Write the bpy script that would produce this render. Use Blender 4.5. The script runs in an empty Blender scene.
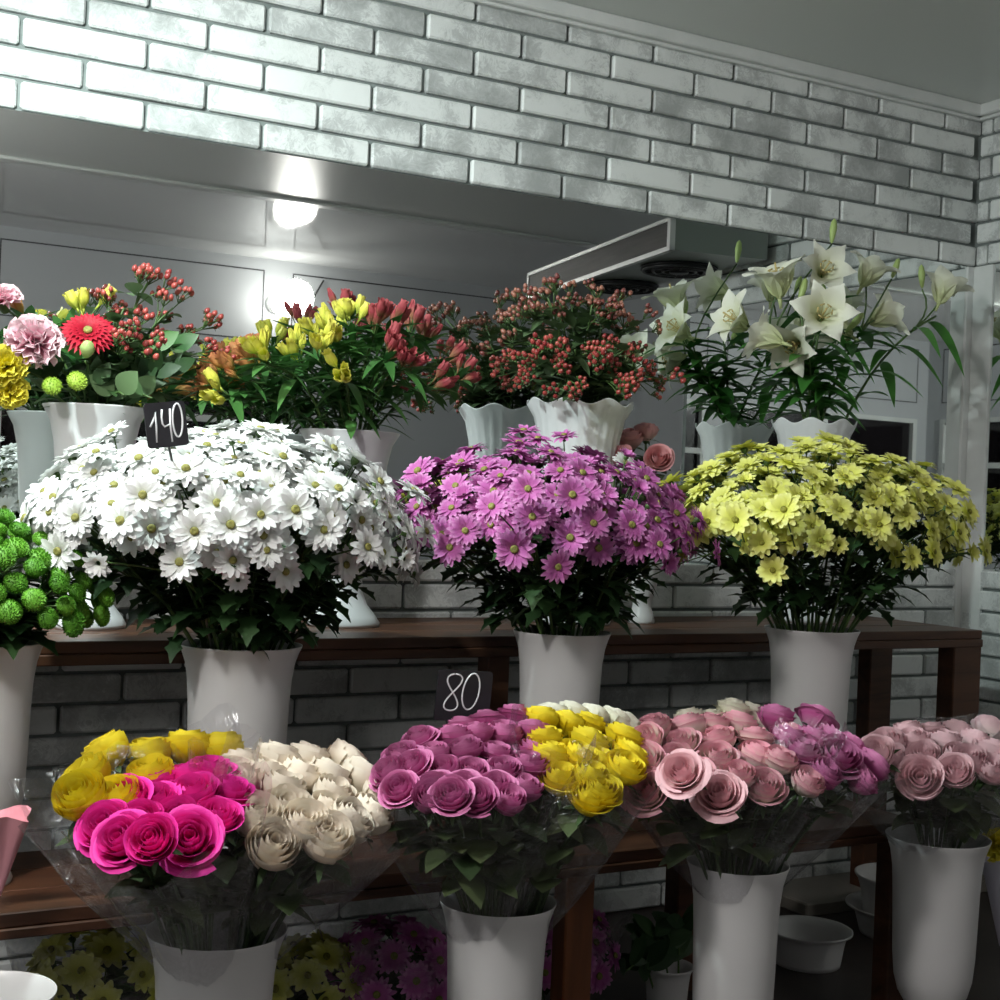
import bpy, math, random
from mathutils import Vector as V, Matrix, noise
random.seed(7)
PI = math.pi
sc = bpy.context.scene
col = sc.collection
U = random.uniform

# ------------------------------------------------------------------ camera
CAM = V((0.0, -2.95, 1.024))
RX = V((0.87395718, -0.48434242, 0.04014048))
RY = V((-0.0363296, 0.01725534, 0.99919088))
RZ = V((0.48464317, 0.87470834, 0.00251554))
F = 1400.0

def ray(px, py):
    return RX * ((px - 500) / F) + RY * ((500 - py) / F) + RZ

def at(px, py, Y):
    d = ray(px, py)
    return CAM + d * ((Y - CAM.y) / d.y)

def pj(p):
    d = V(p) - CAM
    z = d.dot(RZ)
    return 500 + F * d.dot(RX) / z, 500 - F * d.dot(RY) / z

cd = bpy.data.cameras.new('camera')
cam = bpy.data.objects.new('camera', cd)
col.objects.link(cam)
cd.sensor_width = 36
cd.lens = 36 * F / 1000
cd.clip_start = 0.02
cam.matrix_world = Matrix(((RX.x, RY.x, -RZ.x, CAM.x), (RX.y, RY.y, -RZ.y, CAM.y), (RX.z, RY.z, -RZ.z, CAM.z), (0, 0, 0, 1)))
sc.camera = cam

# ------------------------------------------------------------------ materials
def mat(name, color, rough=.5, spec=.5, **kw):
    m = bpy.data.materials.new(name)
    m.use_nodes = True
    b = m.node_tree.nodes['Principled BSDF']
    b.inputs['Base Color'].default_value = (*color, 1)
    b.inputs['Roughness'].default_value = rough
    b.inputs['Specular IOR Level'].default_value = spec
    for k, v in kw.items():
        b.inputs[k.replace('_', ' ')].default_value = v
    return m

def nd(m, t, **kw):
    n = m.node_tree.nodes.new(t)
    for k, v in kw.items():
        setattr(n, k, v)
    return n

def ln(m, a, b):
    m.node_tree.links.new(a, b)

def bsdf(m):
    return m.node_tree.nodes['Principled BSDF']

def ramp(m, fac, stops):
    r = nd(m, 'ShaderNodeValToRGB')
    e = r.color_ramp.elements
    while len(e) > len(stops):
        e.remove(e[-1])
    while len(e) < len(stops):
        e.new(.5)
    for el, (p, c) in zip(e, stops):
        el.position = p
        el.color = (*c, 1)
    ln(m, fac, r.inputs[0])
    return r.outputs[0]

def noise_tex(m, scale, detail=4, vec=None, dist=0., rough=.55):
    n = nd(m, 'ShaderNodeTexNoise')
    n.inputs['Scale'].default_value = scale
    n.inputs['Detail'].default_value = detail
    n.inputs['Distortion'].default_value = dist
    n.inputs['Roughness'].default_value = rough
    if vec is not None:
        ln(m, vec, n.inputs['Vector'])
    return n.outputs['Fac']

def objcoord(m, scale=(1, 1, 1)):
    t = nd(m, 'ShaderNodeTexCoord')
    mp = nd(m, 'ShaderNodeMapping')
    mp.inputs['Scale'].default_value = scale
    ln(m, t.outputs['Object'], mp.inputs['Vector'])
    return mp.outputs['Vector']

def bump(m, h, strength=.3, dist=.01):
    b = nd(m, 'ShaderNodeBump')
    b.inputs['Strength'].default_value = strength
    b.inputs['Distance'].default_value = dist
    ln(m, h, b.inputs['Height'])
    ln(m, b.outputs['Normal'], bsdf(m).inputs['Normal'])

def noisy(name, c0, c1, scale=8, rough=.5, spec=.5, stretch=(1, 1, 1), bmp=0., lo=.3, hi=.7, detail=4, dist=0.):
    m = mat(name, c0, rough, spec)
    f = noise_tex(m, scale, detail, objcoord(m, stretch), dist)
    ln(m, ramp(m, f, [(lo, c0), (hi, c1)]), bsdf(m).inputs['Base Color'])
    if bmp:
        bump(m, f, bmp)
    return m

def island(name, c0, c1, rough=.5, spec=.4, subsurf=0., transl=0.):
    """leaf or petal colour that differs a little from piece to piece"""
    m = mat(name, c0, rough, spec)
    g = nd(m, 'ShaderNodeNewGeometry')
    oi = nd(m, 'ShaderNodeObjectInfo')
    a = nd(m, 'ShaderNodeMath', operation='ADD')
    ln(m, g.outputs['Random Per Island'], a.inputs[0])
    ln(m, oi.outputs['Random'], a.inputs[1])
    h = nd(m, 'ShaderNodeMath', operation='MULTIPLY')
    h.inputs[1].default_value = .5
    ln(m, a.outputs[0], h.inputs[0])
    c = ramp(m, h.outputs[0], [(.15, c0), (.85, c1)])
    ln(m, c, bsdf(m).inputs['Base Color'])
    if transl:
        out = m.node_tree.nodes['Material Output']
        t = nd(m, 'ShaderNodeBsdfTranslucent')
        ln(m, c, t.inputs['Color'])
        mx = nd(m, 'ShaderNodeMixShader')
        mx.inputs[0].default_value = transl
        ln(m, bsdf(m).outputs[0], mx.inputs[1])
        ln(m, t.outputs[0], mx.inputs[2])
        ln(m, mx.outputs[0], out.inputs['Surface'])
    return m

def petal(name, base, mid, tip, rough=.55, transl=.15, vary=.12):
    """petal colour running from the claw to the edge, from the mesh's own 'tip' attribute"""
    m = mat(name, mid, rough, .25)
    a = nd(m, 'ShaderNodeAttribute')
    a.attribute_name = 'tip'
    c = ramp(m, a.outputs['Fac'], [(.0, base), (.6, mid), (1., tip)])
    oi = nd(m, 'ShaderNodeObjectInfo')
    hs = nd(m, 'ShaderNodeHueSaturation')
    mr = nd(m, 'ShaderNodeMapRange')
    mr.inputs['To Min'].default_value = 1 - vary
    mr.inputs['To Max'].default_value = 1 + vary * .6
    ln(m, oi.outputs['Random'], mr.inputs['Value'])
    ln(m, mr.outputs[0], hs.inputs['Value'])
    ln(m, c, hs.inputs['Color'])
    ln(m, hs.outputs[0], bsdf(m).inputs['Base Color'])
    out = m.node_tree.nodes['Material Output']
    t = nd(m, 'ShaderNodeBsdfTranslucent')
    ln(m, hs.outputs[0], t.inputs['Color'])
    mx = nd(m, 'ShaderNodeMixShader')
    mx.inputs[0].default_value = transl
    ln(m, bsdf(m).outputs[0], mx.inputs[1])
    ln(m, t.outputs[0], mx.inputs[2])
    ln(m, mx.outputs[0], out.inputs['Surface'])
    return m

def brick_mat(name):
    m = mat(name, (.6, .62, .6), .6, .35)
    vec = objcoord(m)
    g = nd(m, 'ShaderNodeNewGeometry')
    off = nd(m, 'ShaderNodeVectorMath', operation='SCALE')
    off.inputs[0].default_value = (17.3, 9.1, 31.7)
    ln(m, g.outputs['Random Per Island'], off.inputs['Scale'])
    ad = nd(m, 'ShaderNodeVectorMath', operation='ADD')
    ln(m, vec, ad.inputs[0])
    ln(m, off.outputs[0], ad.inputs[1])
    v = ad.outputs[0]
    big = noise_tex(m, 9, 3, v)
    scr = noise_tex(m, 26, 7, v, 4.5, .78)
    mul = nd(m, 'ShaderNodeMath', operation='MULTIPLY_ADD')
    ln(m, g.outputs['Random Per Island'], mul.inputs[0])
    mul.inputs[1].default_value = .20
    ln(m, big, mul.inputs[2])
    mu2 = nd(m, 'ShaderNodeMath', operation='MULTIPLY_ADD')
    ln(m, scr, mu2.inputs[0])
    mu2.inputs[1].default_value = .62
    ln(m, mul.outputs[0], mu2.inputs[2])
    sc3 = nd(m, 'ShaderNodeMath', operation='MULTIPLY')
    ln(m, mu2.outputs[0], sc3.inputs[0])
    sc3.inputs[1].default_value = .7
    c = ramp(m, sc3.outputs[0], [(.56, (.76, .79, .78)), (.635, (.68, .71, .70)), (.66, (.56, .585, .58)), (.80, (.38, .40, .395))])
    ln(m, c, bsdf(m).inputs['Base Color'])
    bump(m, scr, .35, .004)
    return m

def film_mat(name, gloss=.1, tint=(.93, .93, .94)):
    m = bpy.data.materials.new(name)
    m.use_nodes = True
    nt = m.node_tree
    nt.nodes.remove(bsdf(m))
    out = nt.nodes['Material Output']
    tr = nd(m, 'ShaderNodeBsdfTransparent')
    tr.inputs['Color'].default_value = (*tint, 1)
    gl = nd(m, 'ShaderNodeBsdfGlossy')
    gl.inputs['Roughness'].default_value = .16
    gl.inputs['Color'].default_value = (.9, .9, .92, 1)
    vec = objcoord(m, (1, 1, .55))
    n = noise_tex(m, 14, 5, vec, 1.8, .6)
    b = nd(m, 'ShaderNodeBump')
    b.inputs['Strength'].default_value = .9
    b.inputs['Distance'].default_value = .03
    ln(m, n, b.inputs['Height'])
    ln(m, b.outputs['Normal'], gl.inputs['Normal'])
    lw = nd(m, 'ShaderNodeLayerWeight')
    lw.inputs['Blend'].default_value = .22
    mr = nd(m, 'ShaderNodeMapRange')
    mr.inputs['To Min'].default_value = gloss * .55
    mr.inputs['To Max'].default_value = min(1, gloss * 4.5)
    ln(m, lw.outputs['Facing'], mr.inputs['Value'])
    mx = nd(m, 'ShaderNodeMixShader')
    ln(m, mr.outputs[0], mx.inputs[0])
    ln(m, tr.outputs[0], mx.inputs[1])
    ln(m, gl.outputs[0], mx.inputs[2])
    ln(m, mx.outputs[0], out.inputs['Surface'])
    return m

def emit(name, color, s):
    m = bpy.data.materials.new(name)
    m.use_nodes = True
    nt = m.node_tree
    nt.nodes.remove(bsdf(m))
    e = nd(m, 'ShaderNodeEmission')
    e.inputs[0].default_value = (*color, 1)
    e.inputs[1].default_value = s
    ln(m, e.outputs[0], nt.nodes['Material Output'].inputs['Surface'])
    return m

M = {}
M['brick'] = brick_mat('whitewashed_brick')
M['mortar'] = noisy('grey_mortar', (.16, .185, .18), (.24, .27, .26), 30, .9, .2)
M['ceil'] = mat('ceiling_plastic', (.66, .69, .67), .30, .4)
M['ceil_gloss'] = mat('ceiling_gloss', (.76, .77, .77), .06, .5)
M['trim'] = noisy('white_trim', (.62, .65, .64), (.72, .74, .73), 9, .4)
M['wallpaint'] = mat('white_panel', (.50, .52, .54), .4)
M['gap'] = mat('dark_gap', (.03, .03, .035), .7)
M['night'] = mat('night_glass', (.012, .010, .012), .06, .5)
M['floor'] = noisy('dark_floor_tile', (.035, .028, .026), (.06, .045, .04), 6, .45)
M['wood'] = noisy('stained_wood', (.050, .021, .012), (.135, .055, .027), 3.2, .42, .4, (1, 6, 9), .08, .3, .72, 6, .6)
M['post'] = noisy('orange_wood', (.105, .035, .013), (.22, .075, .026), 3., .4, .4, (9, 9, 1), .05)
M['vase'] = noisy('white_plastic', (.66, .655, .655), (.73, .725, .72), 3, .36, .5)
M['urn'] = mat('pearly_white_plastic', (.72, .74, .75), .28, .5)
M['mirror'] = mat('mirror_glass', (.80, .84, .83), .012, .5, Metallic=1.)
M['stem'] = noisy('green_stem', (.045, .095, .025), (.085, .16, .04), 20, .5)
M['rose_stem'] = mat('rose_stem', (.05, .10, .03), .5)
M['leaf_dark'] = island('dark_leaf', (.016, .050, .016), (.045, .105, .032), .5, .4, 0, .15)
M['leaf_rose'] = island('rose_leaf', (.045, .080, .032), (.12, .155, .07), .45, .4, 0, .2)
M['leaf_lily'] = island('lily_leaf', (.035, .15, .025), (.10, .32, .06), .38, .45, 0, .25)
M['leaf_als'] = island('alstroemeria_leaf', (.030, .115, .028), (.085, .225, .055), .42, .4, 0, .2)
M['leaf_hyp'] = island('hypericum_leaf', (.045, .10, .032), (.15, .23, .11), .45, .4, 0, .2)
M['leaf_pale'] = island('pale_leaf', (.07, .15, .05), (.16, .26, .12), .45, .4, 0, .2)
M['berry'] = island('red_berry', (.26, .035, .035), (.48, .10, .08), .3, .5)
M['berry_dark'] = island('brown_berry', (.17, .045, .04), (.36, .15, .10), .3, .5)
M['white_mum'] = petal('white_chrysanthemum_petal', (.75, .78, .70), (.86, .87, .86), (.88, .89, .88))
M['purple_mum'] = petal('pink_purple_chrysanthemum_petal', (.58, .16, .44), (.53, .135, .42), (.70, .31, .60))
M['yellow_mum'] = petal('yellow_chrysanthemum_petal', (.72, .74, .12), (.84, .85, .22), (.86, .87, .34))
M['mum_eye'] = noisy('yellow_green_eye', (.15, .16, .035), (.32, .29, .07), 200, .7)
M['mum_eye_yellow'] = noisy('olive_eye', (.16, .17, .012), (.34, .32, .03), 200, .7)
M['green_mum'] = island('green_button_petal', (.065, .22, .018), (.16, .40, .04), .55, .3, 0, .1)
M['lime_mum'] = island('lime_button_petal', (.22, .38, .03), (.38, .54, .07), .55, .3, 0, .1)
M['lily'] = petal('cream_lily_petal', (.64, .70, .36), (.86, .87, .72), (.88, .88, .79), .5, .25)
M['stamen'] = mat('stamen_brown', (.50, .40, .16), .6)
M['lily_bud'] = mat('lily_bud_green', (.36, .48, .16), .5)
M['als_yellow'] = petal('yellow_alstroemeria_petal', (.52, .60, .10), (.72, .70, .10), (.80, .74, .16))
M['als_orange'] = petal('orange_alstroemeria_petal', (.50, .36, .10), (.58, .27, .09), (.60, .24, .11))
M['als_red'] = petal('red_alstroemeria_petal', (.36, .20, .10), (.36, .055, .07), (.48, .11, .12))
M['carn_pink'] = petal('pink_carnation_petal', (.74, .26, .38), (.86, .46, .56), (.88, .66, .70))
M['carn_yellow'] = petal('yellow_carnation_petal', (.62, .50, .02), (.82, .70, .03), (.86, .76, .10))
M['gerbera'] = petal('crimson_gerbera_petal', (.20, .005, .012), (.36, .006, .022), (.44, .012, .035))
M['r_hot'] = petal('hot_pink_rose_petal', (.62, .04, .24), (.74, .012, .26), (.86, .05, .42))
M['r_yel'] = petal('yellow_rose_petal', (.64, .48, .02), (.80, .58, .006), (.88, .74, .05))
M['r_cream'] = petal('cream_rose_petal', (.70, .66, .46), (.82, .70, .56), (.86, .77, .66))
M['r_purp'] = petal('magenta_rose_petal', (.74, .34, .50), (.52, .085, .28), (.68, .24, .46))
M['r_duo'] = petal('pink_edged_rose_petal', (.82, .77, .58), (.90, .74, .67), (.87, .40, .50))
M['r_pink'] = petal('salmon_pink_rose_petal', (.84, .66, .58), (.88, .56, .60), (.89, .55, .60))
M['r_pale'] = petal('pale_pink_rose_petal', (.82, .70, .64), (.88, .63, .66), (.88, .61, .66))
M['r_white'] = petal('greenish_white_rose_petal', (.66, .70, .46), (.80, .80, .62), (.82, .80, .68))
M['r_dusty'] = petal('dusty_pink_rose_petal', (.72, .48, .42), (.80, .42, .42), (.84, .46, .48))
M['film'] = film_mat('clear_film', .11)
M['film_pink'] = mat('pink_paper', (.82, .36, .42), .45)
M['paper'] = mat('lilac_white_paper', (.62, .60, .70), .5)
M['card'] = noisy('black_card', (.012, .012, .016), (.022, .022, .028), 20, .6)
M['chalk'] = mat('white_chalk', (.82, .84, .86), .9)
M['steel'] = mat('aluminium_edge', (.75, .75, .74), .35, .5, Metallic=.6)
M['ac_side'] = noisy('dark_louvre_panel', (.012, .011, .010), (.04, .035, .032), 14, .5, .4, (1, .3, 6))
M['ac_body'] = mat('grey_casing', (.24, .27, .25), .3)
M['ac_dark'] = mat('dark_fan', (.012, .012, .014), .4)
M['cable'] = mat('black_cable', (.02, .02, .02), .5)
M['red'] = mat('red_box', (.45, .012, .05), .5)
M['pale_board'] = noisy('pale_board', (.20, .185, .16), (.27, .25, .22), 5, .5)
M['stick'] = mat('clear_stick', (.25, .25, .24), .3)

# ------------------------------------------------------------------ mesh helper
class MB:
    def __init__(s):
        s.v, s.f, s.mi, s.t = [], [], [], []

    def add(s, vs, fs, mi=0, tip=None):
        b = len(s.v)
        s.v += [tuple(p) for p in vs]
        s.t += list(tip) if tip is not None else [0.] * len(vs)
        s.f += [tuple(i + b for i in f) for f in fs]
        s.mi += [mi] * len(fs)

    def grid(s, P, mi=0, tip=None, wrap=False):
        nu, nv = len(P), len(P[0])
        fs = []
        for i in range(nu if wrap else nu - 1):
            for j in range(nv - 1):
                a = i * nv + j
                b = ((i + 1) % nu) * nv + j
                fs.append((a, b, b + 1, a + 1))
        s.add([p for r in P for p in r], fs, mi, [t for r in tip for t in r] if tip else None)

    def tube(s, pts, r0, r1=None, n=5, mi=0, cap=True):
        r1 = r0 if r1 is None else r1
        pts = [V(p) for p in pts]
        rings, N = [], len(pts)
        prev = None
        for i, p in enumerate(pts):
            d = (pts[min(i + 1, N - 1)] - pts[max(i - 1, 0)])
            d = d.normalized() if d.length > 1e-9 else V((0, 0, 1))
            a = prev if prev is not None else (V((1, 0, 0)) if abs(d.x) < .8 else V((0, 1, 0)))
            x = (a - d * a.dot(d))
            x = x.normalized() if x.length > 1e-6 else d.orthogonal().normalized()
            prev = x
            y = d.cross(x)
            r = r0 + (r1 - r0) * i / max(1, N - 1)
            rings.append([p + x * (r * math.cos(2 * PI * k / n)) + y * (r * math.sin(2 * PI * k / n)) for k in range(n)])
        vs = [q for r in rings for q in r]
        fs = []
        for i in range(N - 1):
            for k in range(n):
                fs.append((i * n + k, i * n + (k + 1) % n, (i + 1) * n + (k + 1) % n, (i + 1) * n + k))
        if cap:
            fs.append(tuple(range(n - 1, -1, -1)))
            fs.append(tuple((N - 1) * n + k for k in range(n)))
        s.add(vs, fs, mi)

    def box(s, a, b, mi=0):
        (x0, y0, z0), (x1, y1, z1) = a, b
        vs = [(x, y, z) for x in (x0, x1) for y in (y0, y1) for z in (z0, z1)]
        s.add(vs, [(0, 1, 3, 2), (4, 6, 7, 5), (0, 4, 5, 1), (2, 3, 7, 6), (0, 2, 6, 4), (1, 5, 7, 3)], mi)

    def rbox(s, a, b, bev, mi=0):
        """box with chamfered edges"""
        lo, hi = V(a), V(b)
        vs, idx = [], {}
        for sx in (0, 1):
            for sy in (0, 1):
                for sz in (0, 1):
                    c = V((hi.x if sx else lo.x, hi.y if sy else lo.y, hi.z if sz else lo.z))
                    sg = V((-1 if sx else 1, -1 if sy else 1, -1 if sz else 1)) * bev
                    for ax in range(3):
                        p = c.copy()
                        for k in range(3):
                            if k != ax:
                                p[k] += sg[k]
                        idx[(sx, sy, sz, ax)] = len(vs)
                        vs.append(p)
        fs = []
        for ax in range(3):
            o = [k for k in range(3) if k != ax]
            for sd in (0, 1):
                q = []
                for u, w in ((0, 0), (1, 0), (1, 1), (0, 1)):
                    k = [0, 0, 0]
                    k[ax], k[o[0]], k[o[1]] = sd, u, w
                    q.append(idx[(*k, ax)])
                fs.append(tuple(q))
            for u in (0, 1):
                for w in (0, 1):
                    k0, k1 = [0, 0, 0], [0, 0, 0]
                    k0[ax], k1[ax] = 0, 1
                    k0[o[0]] = k1[o[0]] = u
                    k0[o[1]] = k1[o[1]] = w
                    fs.append((idx[(*k0, o[0])], idx[(*k1, o[0])], idx[(*k1, o[1])], idx[(*k0, o[1])]))
        for sx in (0, 1):
            for sy in (0, 1):
                for sz in (0, 1):
                    fs.append(tuple(idx[(sx, sy, sz, a)] for a in range(3)))
        s.add(vs, fs, mi)

    def lathe(s, prof, n=48, c=(0, 0, 0), mi=0, mod=None):
        P = []
        for k in range(n):
            t = 2 * PI * k / n
            row = []
            for r, z in prof:
                rr, zz = (r, z) if mod is None else mod(r, z, t)
                row.append((c[0] + rr * math.cos(t), c[1] + rr * math.sin(t), c[2] + zz))
            P.append(row)
        s.grid(P, mi, None, True)

    def ball(s, c, r, n=8, m=6, mi=0, sz=1., tip=0.):
        P = []
        for k in range(n):
            t = 2 * PI * k / n
            P.append([(c[0] + r * math.sin(PI * j / m) * math.cos(t), c[1] + r * math.sin(PI * j / m) * math.sin(t), c[2] + r * sz * math.cos(PI * j / m)) for j in range(m + 1)])
        s.grid(P, mi, [[tip] * (m + 1)] * n, True)

    def leaf(s, base, d, up, L, W, curl=.3, lobes=0, fold=.25, n=6, mi=0, widest=.45):
        d = V(d).normalized()
        up = V(up)
        side = d.cross(up)
        side = side.normalized() if side.length > 1e-5 else d.orthogonal().normalized()
        nrm = side.cross(d)
        rows = [[], [], []]
        for j in range(n + 1):
            t = j / n
            w = W * .5 * (math.sin(PI * min(1, t ** (math.log(.5) / math.log(widest)))) ** .8 if 0 < t < 1 else (.12 if t == 0 else .02))
            if lobes:
                w *= 1 + .38 * math.cos(PI * lobes * 2 * t)
            c = V(base) + d * (L * t) - nrm * (curl * L * t * t)
            rows[0].append(c - side * w + nrm * (fold * w))
            rows[1].append(c)
            rows[2].append(c + side * w + nrm * (fold * w))
        s.grid(rows, mi, [[j / n for j in range(n + 1)]] * 3)

    def mesh(s, name, mats, smooth=True):
        me = bpy.data.meshes.new(name)
        me.from_pydata(s.v, [], s.f)
        for m in (mats if isinstance(mats, (list, tuple)) else [mats]):
            me.materials.append(m)
        if s.mi and max(s.mi):
            me.polygons.foreach_set('material_index', s.mi)
        if smooth:
            me.polygons.foreach_set('use_smooth', [True] * len(me.polygons))
        a = me.attributes.new('tip', 'FLOAT', 'POINT')
        a.data.foreach_set('value', s.t)
        me.update()
        return me

def ob(name, me, parent=None, mw=None, loc=None):
    o = bpy.data.objects.new(name, me)
    col.objects.link(o)
    if parent is not None:
        o.parent = parent
    if mw is not None:
        o.matrix_local = mw
    if loc is not None:
        o.location = loc
    return o

def tag(o, label, cat, group=None, kind=None):
    o['label'] = label
    o['category'] = cat
    if group:
        o['group'] = group
    if kind:
        o['kind'] = kind
    return o

def struct(name, mb, m, smooth=False):
    o = ob(name, mb.mesh(name, m, smooth))
    o['kind'] = 'structure'
    return o

def thing(name, loc, label, cat, group=None):
    o = bpy.data.objects.new(name, None)
    col.objects.link(o)
    o.empty_display_size = .02
    o.location = loc
    return tag(o, label, cat, group)

def frame(n, spin=0., s=1., loc=(0, 0, 0)):
    z = V(n).normalized()
    x = z.orthogonal().normalized()
    y = z.cross(x)
    x2 = x * math.cos(spin) + y * math.sin(spin)
    y2 = z.cross(x2)
    return Matrix(((x2.x * s, y2.x * s, z.x * s, loc[0]), (x2.y * s, y2.y * s, z.y * s, loc[1]), (x2.z * s, y2.z * s, z.z * s, loc[2]), (0, 0, 0, 1)))

def bez(a, b, c, n):
    return [(V(a) * (1 - t) ** 2 + V(b) * (2 * t * (1 - t)) + V(c) * t * t) for t in [i / n for i in range(n + 1)]]

# ------------------------------------------------------------------ the room
XR, XL, YO, H = 3.2, -.78, -4.03, 2.245
XFAR, YEND = 4.6, -1.42          # right of the partition the room runs on
MT, MBOT = 1.774, .886          # mirror top and bottom
LB, PB, X0 = .2561, .064, .488  # brick pitch, course height, joint under the mirror's left part

def brick_wall(name, along, length0, length1, zr, place):
    mb = MB()
    return mb

def bricks(mb, u0, u1, z0, z1, row_of, joint0, put):
    rows = int(round((z1 - z0) / PB + .49))
    for r in range(rows):
        k = row_of(r)
        zb, zt = z0 + r * PB + .004, min(z1, z0 + (r + 1) * PB - .004)
        if zt - zb < .012:
            continue
        st = joint0 + (LB / 2 if k % 2 else 0)
        n0 = math.floor((u0 - st) / LB)
        u = st + n0 * LB
        while u < u1:
            a, b = max(u + .004, u0), min(u + LB - .004, u1)
            if b - a > .03:
                put(mb, a, b, zb, zt)
            u += LB

mb = MB()
mb.box((XL, 0, -.02), (XR + .0, .08, H), 1)
def put_back(mb, a, b, z0, z1):
    d = U(.011, .016)
    mb.rbox((a, -d, z0), (b, .004, z1), .0045)
bricks(mb, XL, XR - .002, MT, H - .043, lambda r: r + 1 - 1, X0, put_back)
bricks(mb, XL, XR - .002, MBOT - 14 * PB + .01, MBOT, lambda r: r + 1, X0, put_back)
struct('wall_back', mb, [M['brick'], M['mortar']])

mb = MB()
mb.box((XR, YEND, -.02), (XR + .1, .08, H), 1)
def put_right(mb, a, b, z0, z1):
    d = U(.011, .016)
    mb.rbox((XR - d, -b, z0), (XR + .004, -a, z1), .0045)
bricks(mb, .018, -YEND, MT, H - .043, lambda r: r, .06, put_right)
bricks(mb, .018, -YEND, MBOT - 14 * PB + .01, MBOT, lambda r: r + 1, .06, put_right)
struct('wall_right', mb, [M['brick'], M['mortar']])

mb = MB(); mb.box((XR + .1, YEND, -.02), (XFAR, YEND + .08, H)); struct('wall_alcove', mb, M['wallpaint'])
mb = MB(); mb.box((XFAR, YO, -.02), (XFAR + .08, YEND + .08, H)); struct('wall_far_right', mb, M['wallpaint'])
mb = MB(); mb.box((XL - .1, YO - .1, -.06), (XFAR + .1, .1, 0)); struct('floor', mb, M['floor'])
mb = MB()
mb.box((XL - .1, -2.54, H), (XFAR + .1, .1, H + .06), 0)
mb.box((XL - .1, YO - .1, H), (XFAR + .1, -2.54, H + .06), 1)
struct('ceiling', mb, [M['ceil'], M['ceil_gloss']])
mb = MB(); mb.rbox((XL, -2.60, H - .012), (XFAR, -2.535, H), .004); struct('trim_1', mb, M['ceil'])
mb = MB()
mb.rbox((XL, -.022, H - .043), (XR - .02, 0, H - .034), .002)
mb.rbox((XL, -.04, H - .034), (XR - .02, 0, H), .004)
struct('trim_2', mb, M['trim'])
mb = MB()
mb.rbox((XR - .022, YEND, H - .043), (XR, -.0, H - .034), .002)
mb.rbox((XR - .04, YEND, H - .034), (XR, -.0, H), .004)
struct('trim_3', mb, M['trim'])
# white corner post
mb = MB(); mb.rbox((XR - .037, -.014, 0), (XR - .001, -.001, MT), .002); mb.rbox((XR - .014, -.085, 0), (XR - .001, -.013, MT), .002); struct('trim_4', mb, M['trim'])

# the wall behind the photographer, seen in the mirrors: panels above, night windows below
def panel_wall(name, axis, spans, w0, w1, pos, sgn):
    """axis 'x': wall in the plane y = pos facing sgn*y; 'y': in the plane x = pos"""
    mb = MB()
    def bx(a, b, z0, z1, d0, d1, mi):
        lo, hi = sorted((pos + sgn * d0, pos + sgn * d1))
        if axis == 'x':
            mb.box((a, lo, z0), (b, hi, z1), mi)
        else:
            mb.box((lo, a, z0), (hi, b, z1), mi)
    bx(w0, w1, -.02, .86, -.08, 0, 0)
    bx(w0, w1, 1.71, H, -.08, 0, 0)
    holes = spans[:2] if axis == 'x' else spans
    edges = [w0] + [e for s in holes for e in s] + [w1]
    for i in range(0, len(edges), 2):
        bx(edges[i], edges[i + 1], .86, 1.71, -.08, 0, 0)
    for a, b in spans:
        g = .006
        z0, z1 = 1.82, 2.185
        bx(a, b, z0, z0 + g, 0, .002, 1); bx(a, b, z1 - g, z1, 0, .002, 1)
        bx(a, a + g, z0, z1, 0, .002, 1); bx(b - g, b, z0, z1, 0, .002, 1)
    struct(name, mb, [M['wallpaint'], M['gap']])
    return bx

wn = [0]
def windows(axis, spans, pos, sgn):
    for a, b in spans:
        wn[0] += 1
        fr, gl = MB(), MB()
        def bx(mb, u0, u1, z0, z1, d0, d1):
            lo, hi = sorted((pos + sgn * d0, pos + sgn * d1))
            if axis == 'x':
                mb.box((u0, lo, z0), (u1, hi, z1))
            else:
                mb.box((lo, u0, z0), (hi, u1, z1))
        for u0, u1 in ((a, a + .035), (b - .035, b), ((a + b) / 2 - .02, (a + b) / 2 + .02)):
            bx(fr, u0, u1, .86, 1.71, -.05, .012)
        for z0, z1 in ((.86, .895), (1.38, 1.415), (1.68, 1.71)):
            bx(fr, a + .03, b - .03, z0, z1, -.05, .010)
        bx(gl, a + .005, b - .005, .865, 1.705, -.03, -.022)
        w = ob('window_%d' % wn[0], gl.mesh('window_pane', M['night'], False))
        w['kind'] = 'structure'
        ob('window_frame', fr.mesh('window_frame', M['trim'], False), w)

opp = [(-.68, .95), (1.10, 2.41), (2.565, 3.9)]
panel_wall('wall_front', 'x', opp, XL, XFAR, YO, 1)
windows('x', opp[:2], YO, 1)
lef = [(-3.90, -2.75), (-2.6, -1.4), (-1.25, -.1)]
panel_wall('wall_left', 'y', lef, YO, 0, XL, 1)
windows('y', lef, XL, 1)

# mirrors
mb = MB(); mb.box((XL + .02, -.007, MBOT), (XR - .038, -.0005, MT))
tag(ob('wall_mirror', mb.mesh('wall_mirror', M['mirror'], False)), 'wide frameless mirror on the brick wall behind the upper flower shelf', 'mirror')
mb = MB(); mb.box((XR - .007, YEND + .03, MBOT), (XR - .0005, -.086, MT))
tag(ob('wall_mirror', mb.mesh('side_mirror', M['mirror'], False)), 'mirror on the right side wall beside the white corner post', 'mirror')

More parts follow.
